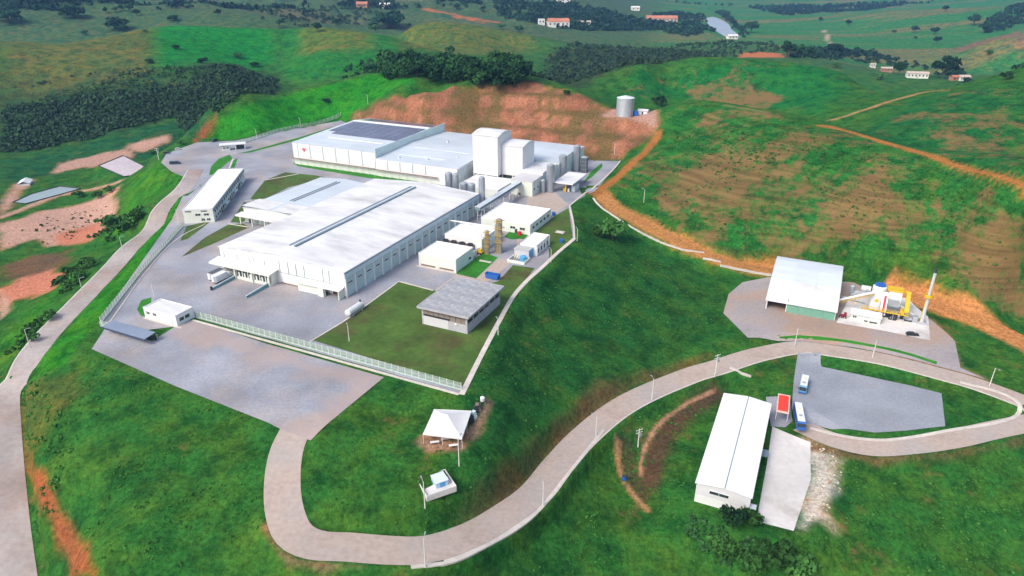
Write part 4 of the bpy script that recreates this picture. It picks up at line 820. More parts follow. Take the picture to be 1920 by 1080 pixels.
# ------------------------------------------------------------------ long white shed at the car park
w = thing('canteen_shed', 'long white roofed shed with dark ridge line beside the pale forecourt', 'building', np.array([52.3, 154.6]), -24.6, math.radians(-24.5)); WW, WD = 14.8, 49.
shell(w, WW, WD, 6.7, mat('light grey render wall', (.66,.66,.68), .8, .05, .5, .06, .1, world=False), 7.5); gable_panels(w, WW, WD, 6.75, 7.56, 4, mat('clean white roof', (.84,.84,.85), .5, .03, .4, .03, .1, world=False, tint=.01), ridge=.52)
box(w, 'ridge_gap', WW*.52-.14, WW*.52+.14, -.4, WD+.4, 7.72, 7.78, M_VENT)
windows_x(w, [3.8], 5.2, 0, 4.2, 5.2); box(w, 'base_band', -.02, WW+.02, -.06, -.005, -.2, 2.6, M_WHITE)
multi(w, 'entrance_canopy', [(WW+.02, WW+2.2, 25, 28.5, 3.0, 3.2)], M_VENT); multi(w, 'entrance_canopy', [(WW+.02, WW+1.8, 0, 2.2, 2.8, 3.0)], M_ROOFB); box(w, 'door', WW, WW+.1, 25, 27.5, 0, 2.6, M_SHUT); windows_y(w, [5, 11, 17, 33, 39, 44], 2.4, WW, 2.6, 3.8, 1)

# ------------------------------------------------------------------ lawns, drains and paths inside the fence
def lawn(pts, m=None, label=None, dz=.06): return drape('lawn', pp(*pts), m or M_LAWN, dz, 3.0, label)
lawn([(583,637),(640,605),(672,583),(748,528),(808,543),(850,552),(935,527),(962,497),(1003,503),(958,558),(905,660),(868,724),(720,680)], label='mown lawn around the concrete shed')
lawn([(853,513),(884,488),(908,474),(934,483),(893,522)], M_LAWN2, 'bright lawn beside the cubic plant room')
lawn([(1000,437),(1040,405),(1066,390),(1074,446),(1030,484),(1028,446)], label='lawn strip inside the right boundary')
lawn([(945,444),(960,430),(990,440),(984,448),(958,449)], M_LAWN2, 'tiny lawn in front of the service hall')
lawn([(470,372),(497,338),(535,323),(592,329),(612,333),(540,352),(478,382)], label='brownish lawn behind the side hall')
lawn([(340,482),(385,445),(428,421),(455,419),(468,426),(405,455),(350,478)], label='lawn wedge in front of the side hall')
lawn([(432,417),(458,378),(474,388),(466,410),(452,418)], label='grass strip beside the office drive')
lawn([(548,306),(560,304),(700,327),(800,339),(795,342),(690,334),(560,312)], M_LAWN2, 'green verge along the emblem facade')
lawn([(392,328),(396,312),(410,298),(431,290),(436,298),(416,314),(400,328)], M_LAWN2, 'grass island near the rear car park')
lawn([(446,288),(480,280),(560,258),(625,238),(632,240),(560,262),(470,286)], M_LAWN2, 'grass strip along the rear drive')
lawn([(257,580),(265,563),(284,558),(281,595),(264,592)], M_LAWN2, 'small curved lawn beside the gatehouse')
lawn([(338,452),(350,424),(396,414),(384,424),(352,448)], label='lawn at the front end of the office')
lawn([(1092,345),(1108,322),(1128,306),(1130,312),(1112,330)], M_LAWN2, 'grass verge by the fuel canopy')
lawn([(190,612),(225,620),(280,640),(297,632),(250,618),(205,608)], M_LAWN2, 'grass strip behind the carport')
lawn([(436,302),(446,296),(440,314),(428,316)], M_LAWN2, 'grass triangle behind the office')
drape('drive', pp((815,545),(856,514),(892,523),(936,484),(960,492),(912,530),(905,545),(870,560)), M_ROADP, .075, 3.0, 'pinkish paved drive between the plant rooms')
drape('drive', pp((965,470),(1000,330),(1040,360),(1066,384),(1030,408),(985,440)), M_ROADP, .05, 3.0, 'paved service lane below the towers')
for pts, lab in (([(497,338),(540,330),(560,326)], 'narrow path across the lawn behind the side hall'), ([(458,377),(500,373)], 'short path to the side hall'), ([(428,420),(466,426)], 'footpath in front of the side hall'), ([(430,316),(437,298)], 'path beside the grass island')):
    ln_ = spline([at(*p) for p in pts], 2.0); strip('footpath', ln_, .5, M_KERB, .10, lab)
kerb('boundary_drain', spline([at(*p) for p in [(866,740),(905,662),(935,605),(960,560),(985,530),(1012,506),(1045,475),(1077,448)]], 2), 1.7, .25, M_KERB, 'pale concrete drain along the right rim of the plateau')
kerb('boundary_drain', spline([at(*p) for p in [(1077,448),(1075,420),(1068,386)]], 2), .9, .25, M_KERB, 'thin pale wall along the upper right rim')
kerb('boundary_drain', spline([at(*p) for p in [(1068,386),(1100,360),(1122,345),(1150,318),(1163,302)]], 2), .9, .3, M_KERB, 'pale kerb along the lane below the hill')
kerb('kerb', dense([at(*p) for p in [(583,640),(640,606),(672,584),(748,528),(812,545)]], 2), .6, .15, M_KERB, 'pale kerb between yard and lawn', dz=.05)
DR = trace([(1112,372),(1128,390),(1150,405),(1180,424),(1215,443),(1255,460),(1290,470),(1320,474)], 3); kerb('hillside_drain', DR, 1.1, .35, M_KERB, 'pale concrete channel along the upper orange track')
kerb('hillside_drain', trace([(1318,485),(1352,492)], 3), 1.2, .5, M_KERB, 'short pale channel step in the earth bank'); kerb('hillside_drain', trace([(1350,498),(1400,508),(1446,516)], 3), 1.2, .5, M_KERB, 'pale channel running towards the biomass shed')
kerb('stairway_drain', trace([(1368,690),(1390,700),(1408,706)], 2), 1.1, .3, M_KERB, 'short concrete gutter leaving the road bend')
kerb('road_gutter', trace([(770,1060),(850,1048),(930,1010),(1000,962),(1060,890),(1100,840),(1128,806)], 2), 1.0, .2, M_KERB, 'pale outer gutter on the slope below the access road', off=-.6)

# water and lined basins in the valley
M_WATER = mat('still grey green water', (.30,.36,.36), .12, .05, .2, .05, .02, spec=.5); M_LINER = mat('black pond liner', (.03,.04,.05), .6)
def pond(pts, label, m, rimh=.5):
    pg = pts; z = max(float(hgt(*p)) for p in pg)+.15
    link = link_mesh('pond', [(p[0], p[1], z) for p in pg], [tuple(range(len(pg)))], m)
    if link.data.polygons[0].normal.z < 0: link.data.flip_normals()
    tagged(link, label, kind='structure')
    c_ = sum(pg)/len(pg); ring = [c_+(p-c_)*1.03 for p in pg]; V = [(p[0], p[1], z-.1) for p in pg]+[(p[0], p[1], z+rimh) for p in ring]+[(p[0], p[1], z-1.5) for p in ring]; n = len(pg)
    b_ = link_mesh('pond_bank', V, [(i, (i+1) % n, n+(i+1) % n, n+i) for i in range(n)]+[(n+i, n+(i+1) % n, 2*n+(i+1) % n, 2*n+i) for i in range(n)], M_LINER); tagged(b_, label.replace('pond', 'bank round the pond')[:70], kind='structure')
pond(PONDXY[0], 'grey green settling pond with dark liner', M_WATER)
pond(PONDXY[1], 'pale empty basin beside the green mound pond', mat('pale basin floor', (.52,.46,.48), .9))
rv = RIVER; zr_ = -47.2
o = link_mesh('river', [(p[0], p[1], zr_) for p in rv], [tuple(range(len(rv)))], mat('river water', (.36,.41,.47), .2, .03, .02))
if o.data.polygons[0].normal.z < 0: o.data.flip_normals()
tagged(o, 'pale river reach in the far valley', kind='structure')

# ------------------------------------------------------------------ fences
def fence(name, label, pts, step, H, base=True, mesh=M_MESHF, post=M_POST):
    ln = [np.asarray(p, float) for p in pts]; P = []
    for a, b in zip(ln[:-1], ln[1:]):
        n = max(1, round(np.linalg.norm(b-a)/step)); P += [a+(b-a)*k/n for k in range(n)]
    P.append(ln[-1]); P = np.array(P); z = hgt(P[:, 0], P[:, 1]); t = thing(name, label, 'fence', P[0], float(z[0]))
    L_ = np.median(np.linalg.norm(np.diff(P, axis=0), axis=1)); key = ('fence', round(L_, 2), H, mesh.name)
    pm = mesh_of('post', *(lambda b: (b, BOXF))([(-.1,-.1,-.3),(.1,-.1,-.3),(.1,.1,-.3),(-.1,.1,-.3),(-.1,-.1,H+.1),(.1,-.1,H+.1),(.1,.1,H+.1),(-.1,.1,H+.1)]), post)
    V = []; Fc = []
    def ad(x0, x1, z0, z1, w_):
        n = len(V); V.extend([(x0,-w_,z0),(x1,-w_,z0),(x1,w_,z0),(x0,w_,z0),(x0,-w_,z1),(x1,-w_,z1),(x1,w_,z1),(x0,w_,z1)]); Fc.extend([tuple(i+n for i in f) for f in BOXF])
    nv = int(L_/.22)
    for k in range(1, nv): ad(L_*k/nv-.045, L_*k/nv+.045, .3, H, .012)
    for zz in (.3, H*.5, H-.06): ad(.1, L_-.1, zz, zz+.07, .02)
    if base: ad(.1, L_-.1, -.3, .35, .08)
    fm = mesh_of('wire_panel', V, Fc, mesh)
    for k in range(len(P)):
        d = (P[k]-P[0]); put(pm, 'post', t, (d[0], d[1], float(z[k]-z[0])))
        if k < len(P)-1:
            q = P[k+1]-P[k]; o = put(fm, 'wire_panel', t, (d[0], d[1], float(z[k]-z[0])), math.atan2(q[1], q[0])); o.rotation_euler = (0, -math.atan2(z[k+1]-z[k], np.linalg.norm(q)), math.atan2(q[1], q[0])); o.scale = (np.linalg.norm(q)/L_, 1, 1)
    return t
fence('boundary_fence', 'long pale green panel fence along the front of the yard', [F(-196.5,153.0), F(-87.5,151.8)], 2.45, 2.5)
fence('boundary_fence', 'pale green panel fence above the left road', pp((190,607),(268,508),(345,424)), 2.45, 2.6)
fence('boundary_fence', 'short panel fence behind the carport', pp((192,610),(296,636)), 2.45, 1.8)
fence('boundary_fence', 'pale fence along the rear drive below the green ridge', pp((440,274),(520,248),(590,232),(640,224)), 4.0, 2.6)
kerb('kerb', spline([F(-196,150.6), F(-87,149.4)], 2), .9, .18, M_KERB, 'pale kerb in front of the yard fence', dz=.05)

# ------------------------------------------------------------------ silos and vessels
def silo(label, a, b, r, h, grp, m=M_STEEL, cone=.9, z0=0.):
    t = thing('silo', label, 'silo', F(a, b), z0, RF, grp)
    cyl(t, 'shell', 0, 0, [(r, -.2), (r, h), (r*.95, h+.05)], m, 24); cyl(t, 'roof', 0, 0, [(r*1.01, h+.02), (r*.5, h+cone*.7), (r*.12, h+cone)], M_GALV, 24)
    for k in range(1, 4): cyl(t, 'ring', 0, 0, [(r+.05, h*k/4-.08), (r+.05, h*k/4+.08)], M_GALV, 24)
    bars(t, 'ladder', [((r*.72, -r*.72, 0), (r*.72, -r*.72, h+.8), .12)], M_GALV, n=4)
    return t
g_ = 'steel silos behind the largest warehouse'
silo('tall steel silo, leftmost of the row behind the warehouse', -179.2, 306, 1.9, 16.4, g_); silo('tall steel silo, second from the left behind the warehouse', -175.1, 306, 1.9, 16.4, g_)
silo('short steel silo, left of the two stubby ones', -169.2, 304, 2.0, 12.8, g_); silo('short steel silo, right of the two stubby ones', -164.8, 304, 2.0, 12.8, g_); silo('slender tall steel silo standing alone by the pipe bridge', -156.9, 300.5, 1.6, 18.2, g_)
g_ = 'steel silos beside the fuel canopy'
silo('tall light steel silo nearest the fuel canopy', -138.6, 347.5, 2.2, 15.4, g_); silo('small squat silo at the corner of the cream block', -141.9, 345, 1.3, 6.8, g_); silo('tall steel silo behind the cream block', -142.4, 376, 2.3, 13.6, g_)
silo('tallest dark steel silo at the right end', -140.2, 394, 2.1, 15.6, g_, M_STEEL); silo('dark stubby silo right of the tallest one', -135.2, 394, 2.2, 9.2, g_, mat('dark steel', (.16,.18,.20), .45, .12, .5, metal=.4, world=False)); silo('small silo left of the tallest dark one', -145.0-.5, 389.5-12, .9, 7.2, g_)
t = thing('yellow_column', 'tallest grey column with yellow ladder cages between the plant rooms', 'tower', F(-124.6, 254.2), 0, RF); 
M_GOLD = mat('faded yellow paint', (.50,.36,.08), .6, .2, 1.0, .15, .2, world=False)
def colm(t, r, h):
    cyl(t, 'vessel', 0, 0, [(r, 0), (r, h), (r*.4, h+.6)], mat('dull grey vessel', (.36,.33,.28), .6, .1, .6, metal=.2, world=False), 16)
    for k in range(4): z = h*(.35+.2*k); multi(t, 'platform', [(-r-.55, r+.55, -r-.55, -r-.02, z, z+.15), (-r-.55, r+.55, r+.02, r+.55, z, z+.15)], M_GOLD); bars(t, 'guard_rail', [((-r-.5, -r-.5, z+1), (r+.5, -r-.5, z+1), .07), ((-r-.5, -r-.5, z), (-r-.5, -r-.5, z+1), .07), ((r+.5, -r-.5, z), (r+.5, -r-.5, z+1), .07)], M_GOLD, n=4)
    bars(t, 'ladder', [((-r*.6, -r-.3, 0), (-r*.6, -r-.3, h+1), .12), ((r*.1, -r-.3, 0), (r*.1, -r-.3, h+1), .12)], M_GOLD, n=4)
colm(t, 1.3, 15.5); t = thing('yellow_column', 'shorter yellow caged column left of the tallest one', 'tower', F(-128.9, 251), 0, RF); colm(t, .9, 10.5)
t = thing('yellow_column', 'slim grey column close behind the caged ones', 'tower', F(-127, 256.2), 0, RF); cyl(t, 'vessel', 0, 0, [(.7, 0), (.7, 12.5), (.2, 13)], M_STEEL, 14); bars(t, 'ladder', [((0, -.9, 0), (0, -.9, 12.5), .1)], M_GOLD, n=4)
t = thing('loader', 'small yellow skid loader at the foot of the columns', 'vehicle', F(-133.3, 249.2), 0, RF); multi(t, 'body', [(0, 2.6, 0, 1.5, .5, 1.5), (.9, 2.1, .1, 1.4, 1.5, 2.2)], M_YEL); multi(t, 'bucket', [(-1.0, -.1, 0, 1.5, .1, .8)], M_DARK)
for x in (.5, 2.0):
    for y in (-.1, 1.45): cyl(t, 'wheel', x, y, [(.4, .0), (.4, .7)], M_TYRE, 10)
# pipe bridge
t = thing('pipe_bridge', 'blue grey covered pipe bridge from the warehouse to the cream block', 'bridge', F(-153.4, 286), 0, RF); prism(t, 'deck', [(0, 6.2), (2.8, 6.2), (2.8, 7.6), (0, 7.6)], 0, 48.9, M_VENT); box(t, 'cover', -.2, 3.0, -.1, 48.9, 7.62, 7.8, M_ROOFB)
for k in range(7): bars(t, 'support', [((.3, 2+k*7.4, 0), (.3, 2+k*7.4, 6.2), .16), ((2.5, 2+k*7.4, 0), (2.5, 2+k*7.4, 6.2), .16), ((.3, 2+k*7.4, 3), (2.5, 2+k*7.4, 3), .1)], M_WHITE, n=4)
bars(t, 'pipe', [((3.3, 0, 6.6), (3.3, 48.9, 6.6), .2), ((3.8, 0, 6.4), (3.8, 48.9, 6.4), .15)], M_GALV)
t = thing('pipe_run', 'thin white pipe gantry between warehouse wall and plant room', 'pipe', F(-157, 266), 0, RF); bars(t, 'pipe', [((.9, 0, 6.6), (12, 1, 6.3), .25), ((.9, .8, 6.6), (12, 1.8, 6.3), .2)], M_WHITE); bars(t, 'support', [((3.4, .4, 0), (3.4, .4, 6.5), .14)], M_WHITE)
# horizontal tank on the lawn's edge
t = thing('storage_tank', 'white horizontal cylinder tank lying at the lawn edge', 'tank', F(-148.3, 176), 0, RF)
prof = [(.3, -.5), (1.0, -.25), (1.25, 0), (1.25, 8.2), (1.0, 8.45), (.3, 8.7)]; me = cyl(t, 'vessel', 1.3, -.2, prof, mat('white tank paint', (.72,.74,.75), .45, .05, .5, world=False), 20); me.rotation_euler = (-math.pi/2, 0, 0); me.location = (1.3, -.2, 1.75)
for y in (1.2, 6.4): multi(t, 'saddle', [(0, 2.6, y, y+.6, -.2, .8)], M_BLOCK)
cyl(t, 'manhole', 1.3, 7.4, [(.35, 3.2), (.35, 3.8)], M_DARK, 10)
# corrugated water tank on the bench
pt = at(1171, 216, 18); t = thing('water_tank', 'big corrugated steel tank on the bench above the cut', 'tank', pt); prof = []
for k in range(25): z = 12.0*k/24; prof += [(6.0, z), (6.08, z+.25)]
cyl(t, 'shell', 0, 0, [(6, -.6)]+prof, M_GALV, 32); cyl(t, 'roof', 0, 0, [(6.25, 12.3), (3, 13.2), (.5, 13.8)], mat('pale tank roof', (.66,.70,.74), .5, .05, .4, world=False), 24)
bars(t, 'ladder', [((4.3, -4.6, 0), (4.3, -4.6, 12.4), .15)], M_DARK, n=4); box(t, 'pump_cabin', 6.4, 9.2, -2.5, 1, -.6, 3.2, M_BLUE)
pt = G(1206, 214); t = thing('pump_shed', 'small white shed beside the corrugated tank', 'shed', pt, None, RF); box(t, 'wall', -3.5, 3.5, -2.5, 2.5, -.5, 2.7, M_WHITE); prism(t, 'roof', [(-2.9, 2.7), (0, 3.5), (2.9, 2.7), (2.9, 2.85), (0, 3.65), (-2.9, 2.85)], -3.8, 3.8, M_ROOF, 'x'); box(t, 'door', -.6, .6, -2.6, -2.51, 0, 2.1, M_SHUT)
pt = at(1168, 352)
# ------------------------------------------------------------------ boiler plant
BO = np.array([109., 266.7])
def BL(x, y): return BO+UA*x+VA*y
t = thing('control_cabin', 'long white control cabin in front of the boiler', 'building', BL(33.2, 4.0), -19.2, RF); box(t, 'wall', 0, 11.2, 0, 3.4, -.2, 3.0, M_CREAM); prism(t, 'roof', [(-.5, 2.95), (4.0, 3.7), (4.0, 3.9), (-.5, 3.15)], -.3, 11.5, M_ROOF, 'x'); windows_x(t, [.8], 1.4, 0, 1.5, 2.4); multi(t, 'louvre', [(5.2, 6.6, -.08, -.01, .5, 1.1), (7.2, 10.2, -.08, -.01, .4, 1.0)], M_SHUT)
t = thing('boiler', 'tall white boiler with blue lid, red stripe and yellow walkways', 'boiler', BL(41, 12.0), -19.2, RF)
cyl(t, 'furnace_shell', 1.5, 5.5, [(2.7, 1.5), (2.7, 11.5), (2.2, 12.0)], M_WHITE, 24); cyl(t, 'lid', 1.5, 5.5, [(2.1, 12.02), (2.1, 12.7)], M_BLUE, 20); box(t, 'casing', 5.2, 10.2, 4.5, 8.5, 4, 10.5, M_WHITE); box(t, 'casing_top', 4.6, 10.4, 4.3, 8.7, 10.5, 11.2, M_YEL)
for s_ in range(4): bars(t, 'leg', [((1.5+2*(-1)**s_, 5.5+2*(-1)**(s_//2), -.2), (1.5+2*(-1)**s_, 5.5+2*(-1)**(s_//2), 1.6), .25)], M_WHITE, n=6)
prism(t, 'inclined_duct', [(-1.0, 1.6), (.9, 1.6), (5.2, 9.8), (3.6, 9.8)], 3.0, 5.2, M_WHITE, 'x'); prism(t, 'red_stripe', [(-1.06, 1.8), (-.98, 1.75), (3.55, 9.5), (3.48, 9.55)], 3.7, 4.6, M_RED, 'x')
cyl(t, 'round_badge', 1.2, 0, [(.01, 0), (.8, .01)], M_YEL, 14).location = (1.2, 2.75, 6.0)
t.children[-1].rotation_euler = (math.pi/2, 0, 0)
multi(t, 'walkway', [(-4, 13.5, -2.2, -1.0, 3.4, 3.55), (10.6, 11.8, -1, 9, 3.4, 3.55), (4.4, 5.2, 4, 9, 10.9, 11.1)], M_YEL); bars(t, 'guard_rail', [((-4, -2.2, 4.5), (13.5, -2.2, 4.5), .09), ((-4, -1, 4.5), (13.5, -1, 4.5), .09), ((11.8, -1, 4.5), (11.8, 9, 4.5), .09)]+[((x, -2.2, 3.4), (x, -2.2, 4.5), .07) for x in range(-4, 14, 2)], M_YEL, n=4)
for x in range(-4, 14, 4): bars(t, 'support', [((x, -1.6, -.2), (x, -1.6, 3.4), .12)], M_GALV, n=4)
prism(t, 'stairway', [(1, 3.5), (8.5, 9.2), (8.5, 9.9), (1, 4.2)], 12.0, 13.6, M_YEL, 'x'); box(t, 'stair_landing', 10.6, 13.8, 8.5, 10.5, 9.0, 9.4, M_YEL)
cyl(t, 'ash_drum', 8.5, -.2, [(1.4, -.2), (1.4, 2.6), (.6, 3.1)], M_DARK, 16); box(t, 'feeder_box', 4.6, 7.2, .2, 2.6, -.2, 2.2, M_DARK); box(t, 'motor_box', 11, 12.6, 1, 3, -.2, 1.6, M_DARK); box(t, 'grey_duct', 5.4, 9.6, 3.2, 4.4, 4.2, 7.2, M_GALV); bars(t, 'flue', [((9.5, 6, 5), (14, 3.5, 3), .6), ((14, 3.5, 3), (18, 1.2, 2), .6)], M_GALV, n=10)
t = thing('conveyor', 'yellow trussed conveyor rising from the shed to the boiler', 'conveyor', BL(27.6, 13), -19.2, RF); p0, p1 = Vector((0, 0, 4.0)), Vector((13.0, 1.6, 9.6)); bars(t, 'belt_cover', [(p0, p1, .55)], M_WHITE, n=8)
bars(t, 'truss', [(p0+Vector((0, s, -1.0)), p1+Vector((0, s, -1.0)), .11) for s in (-.7, .7)]+[(p0.lerp(p1, k/10)+Vector((0, -.7, -1.0*(k % 2))), p0.lerp(p1, (k+1)/10)+Vector((0, -.7, -1.0*((k+1) % 2))), .08) for k in range(10)], M_YEL, n=4); bars(t, 'support', [((6.5, .8, -.2), (6.5, .8, 6), .16)], M_YEL, n=4)
t = thing('hopper_conveyor', 'grey pipework and white duct behind the boiler', 'machinery', BL(33, 26), -19, RF); bars(t, 'pipe', [((0, 0, 2), (6, 1, 5), .4), ((6, 1, 5), (6.4, -6, 5), .3), ((-4, -2, 1.2), (5.5, -4, 1.2), .35)], M_GALV, n=8); box(t, 'duct', 3.4, 7.2, 1.5, 3.2, 4.5, 6, M_WHITE); cyl(t, 'cyclone', 0, 2, [(.4, 0), (1.1, 2.6), (1.1, 5.2), (.4, 5.8)], M_GALV, 14)
pb = at(1727, 607, -19.2); t = thing('chimney', 'tall thin steel chimney with a yellow platform', 'chimney', pb, -19.2, RF); cyl(t, 'stack', 0, 0, [(.8, -.2), (.6, 12), (.55, 23.0)], mat('light grey stack', (.62,.64,.64), .5, .06, .5, metal=.2, world=False), 14); cyl(t, 'cap', 0, 0, [(.62, 23.0), (.62, 24.6)], M_DARK, 14); cyl(t, 'platform', 0, 0, [(.9, 12.0), (1.7, 12.2), (1.7, 12.4), (1.75, 13.4), (1.68, 13.4), (1.6, 12.4), (.62, 12.4)], M_YEL, 14); bars(t, 'ladder', [((-.75, -.4, .5), (-.7, -.4, 12), .13)], M_YEL, n=4); multi(t, 'fan_base', [(-1.8, 1.8, -1.8, 1.8, -.2, .9)], M_BLOCK); multi(t, 'fan_housing', [(-3.4, -1.6, -.6, .8, 0, 3.0)], M_GALV)
for px_, py_, lab in ((1695, 603, 'dark pump skid on the slab left of the chimney'), (1665, 600, 'dark drum stand in front of the boiler walkway'), (1683, 590, 'grey fan box near the flue')):
    p = at(px_, py_, -19.2); t = thing('pump_skid', lab, 'machinery', p, -19.1, RF); multi(t, 'frame', [(0, 2.8, 0, 1.4, 0, .35)], M_DARK); me = cyl(t, 'motor', 0, 0, [(.45, 0), (.45, 1.7)], M_GALV, 12); me.rotation_euler = (0, math.pi/2, 0); me.location = (.5, .7, .85)

# ------------------------------------------------------------------ vehicles
def wheels(t, xs, w_, r=.34, wd=.24):
    for x in xs:
        for s in (0, 1):
            m_ = cyl(t, 'wheel', 0, 0, [(r, 0), (r, wd)], M_TYRE, 14); m_.rotation_euler = (math.pi/2, 0, 0); m_.location = (x, wd+.02 if s == 0 else w_-.02, r); cyl(m_, 'rim', 0, 0, [(r*.55, -.01 if s else wd+.01), (r*.5, wd+.01 if not s else -.01)] if False else [(r*.55, -.015), (r*.55, wd+.015)], M_GALV, 10)
def car(label, loc, z, rz, paint_, L_=4.3, van=False):
    t = thing('car', label, 'car', loc, z, rz, None); w_ = 1.75; h = 1.9 if van else 1.45
    body = [(0, .35), (L_, .35), (L_, .8), (L_*.97, .95), (L_*.76, 1.0), (L_*.62, h-.02), (L_*.2, h), (.1, 1.05), (0, .8)] if not van else [(0, .35), (L_, .35), (L_, 1.0), (L_*.86, 1.2), (L_*.74, h), (.1, h), (0, 1.0)]
    prism(t, 'body', body, .05, w_-.05, paint_, 'x' if False else 'y') if False else prism(t, 'body', body, .05, w_-.05, paint_)
    wz0, wz1 = 1.03, h-.1
    prism(t, 'windscreen', [(L_*.745, wz0), (L_*.77, wz0+.02), (L_*.635, wz1+.02), (L_*.615, wz1)], .2, w_-.2, M_GLASS); prism(t, 'side_window', [(L_*.2, wz0), (L_*.72, wz0), (L_*.61, wz1), (L_*.22, wz1)], .03, .06, M_GLASS); prism(t, 'side_window', [(L_*.2, wz0), (L_*.72, wz0), (L_*.61, wz1), (L_*.22, wz1)], w_-.06, w_-.03, M_GLASS)
    wheels(t, (L_*.19, L_*.8), w_); return t
M_CARD = mat('dark car paint', (.02,.025,.03), .3, .05, 1, world=False, spec=.6); M_CARN = mat('navy car paint', (.02,.04,.07), .3, .05, 1, world=False, spec=.6); M_CARW = mat('silver car paint', (.55,.56,.58), .3, .05, 1, world=False, spec=.6)
car('dark car parked at the left edge of the rear car park', at(306,289), .05, math.radians(10), M_CARD, 4.4); car('long dark van parked lowest on the rear car park', at(318,309), .05, math.radians(12), M_CARN, 6.6, True); car('silver car at the top edge of the rear car park', at(328,282), .05, math.radians(18), M_CARW)
car('dark vehicle beside the rear gate canopy', at(401,267), .05, math.radians(80), M_CARN, 5.5, True); car('dark car standing alone on the boiler slab', at(1700,631,-19.2), -19.05, math.radians(-8), M_CARD, 4.6)
def bus(label, loc, z, rz, L_, side):
    t = thing('bus', label, 'bus', loc, z, rz, 'buses at the car park'); w_ = 2.55
    prism(t, 'body', [(0, .35), (L_, .35), (L_, 1.3), (L_-.25, 2.75), (L_-.6, 3.1), (.3, 3.15), (0, 2.9)], 0, w_, side); box(t, 'roof', .35, L_-.9, .12, w_-.12, 3.1, 3.24, M_WHITE)
    for y in (-.02, w_-.02):
        for k in range(6): box(t, 'side_window', .5+k*(L_-1.6)/6, .5+(k+1)*(L_-1.6)/6-.1, y, y+.04, 1.55, 2.6, M_GLASS)
    prism(t, 'windscreen', [(L_-.02, 1.4), (L_+.02, 1.4), (L_-.2, 2.75), (L_-.26, 2.72)], .15, w_-.15, M_GLASS)
    box(t, 'rear_window', -.03, -.002, .3, w_-.3, 1.7, 2.6, M_GLASS); box(t, 'front_bumper', L_-.02, L_+.1, .1, w_-.1, .35, .85, M_BLUE)
    for x in (L_*.3, L_*.62): box(t, 'roof_hatch', x, x+1.1, w_/2-.5, w_/2+.5, 3.245, 3.34, mat('pale yellow hatch', (.72,.70,.55), .6, world=False) if x < L_*.5 else M_GALV)
    for y in (-.28, w_+.02): box(t, 'mirror', L_-.2, L_, y, y+.26, 1.9, 2.4, M_DARK)
    wheels(t, (L_*.2, L_*.76), w_, .48, .3); return t
def headed(p, q): return math.atan2(q[1]-p[1], q[0]-p[0])
zl = -22.4; p = at(1499,757,zl+3.2); q = at(1507,800,zl+3.2) 
p = at(1489,753,zl+3.2); q = at(1496,792,zl+3.2); rz = headed(p, q); nrm = np.array([-math.sin(rz), math.cos(rz)]); bus('long white roofed blue bus parked beside the red shelter', p-nrm*.0, zl+.12, rz, 12.2, M_BLUE)
p = at(1504,701,zl+3.2); q = at(1498,727,zl+3.2); rz = headed(p, q); bus('shorter white roofed bus waiting by the car park entrance', p, zl+.12, rz, 8.8, mat('bus side blue', (.12,.30,.48), .4, .1, 1, world=False))
def lorry(label, a, b, boxm, L_=8.5):
    t = thing('lorry', label, 'lorry', F(a, b), .05, RF+math.pi/2, 'lorries at the loading dock'); w_ = 2.5    # x runs towards the dock
    box(t, 'cargo_box', 0, L_-2.4, 0, w_, 1.1, 3.8, boxm); prism(t, 'cab', [(L_-2.1, .6), (L_, .6), (L_, 1.6), (L_-.35, 2.7), (L_-2.1, 2.8)], .1, w_-.1, M_WHITE); prism(t, 'windscreen', [(L_-.01, 1.65), (L_+.03, 1.65), (L_-.31, 2.6), (L_-.36, 2.58)], .25, w_-.25, M_GLASS); multi(t, 'chassis', [(.1, L_-.2, .6, 1.0, .6, 1.05), (.1, L_-.2, 1.5, 1.9, .6, 1.05)], M_DARK)
    box(t, 'rear_door', -.06, -.002, .15, 1.22, 1.2, 3.7, M_GALV); box(t, 'rear_door', -.06, -.002, 1.28, 2.35, 1.2, 3.7, M_WHITE); wheels(t, (1.4, 2.6, L_-1.2), w_, .5, .32); return t
lorry('white box lorry, nearer of the two, reversed towards the dock', -210.8, 176.2, M_WHITE); lorry('box lorry with dark roof parked left of the white one', -214.0, 177.4, M_WHITE); 
lr = [o for o in bpy.data.objects if o.name.startswith('lorry')][-1]; box(lr, 'roof_sheet', .05, 6.0, .05, 2.45, 3.81, 3.9, mat('dark tarpaulin', (.10,.11,.13), .6, world=False))
# skip, bins, small tanks
t = thing('waste_skip', 'open blue waste skip on the drive by the concrete shed', 'skip', F(-117.6, 227.3), .05, RF); prism(t, 'tub', [(0, .2), (5.0, .2), (5.6, 2.2), (5.45, 2.2), (4.9, .35), (.1, .35), (-.45, 2.2), (-.6, 2.2)], 0, 2.3, M_BLUE); multi(t, 'side_plate', [(-.3, 5.3, 0, .1, .4, 2.15), (-.3, 5.3, 2.2, 2.3, .4, 2.15)], M_BLUE); multi(t, 'skid', [(.4, 4.6, .3, .6, 0, .22), (.4, 4.6, 1.7, 2.0, 0, .22)], M_DARK)
for px_, py_, lab, m_ in ((1053,455,'small dark blue bin at the bend of the boundary drain',M_BLUE),(1038,404,'small blue bin behind the service hall',M_BLUE),(974,441,'small red hydrant box on the tiny lawn',M_RED)):
    p = at(px_, py_); t = thing('bin', lab, 'bin', p, .1, RF); box(t, 'body', -.7, .7, -.7, .7, 0, 1.5, m_); box(t, 'lid', -.78, .78, -.78, .78, 1.5, 1.65, m_)
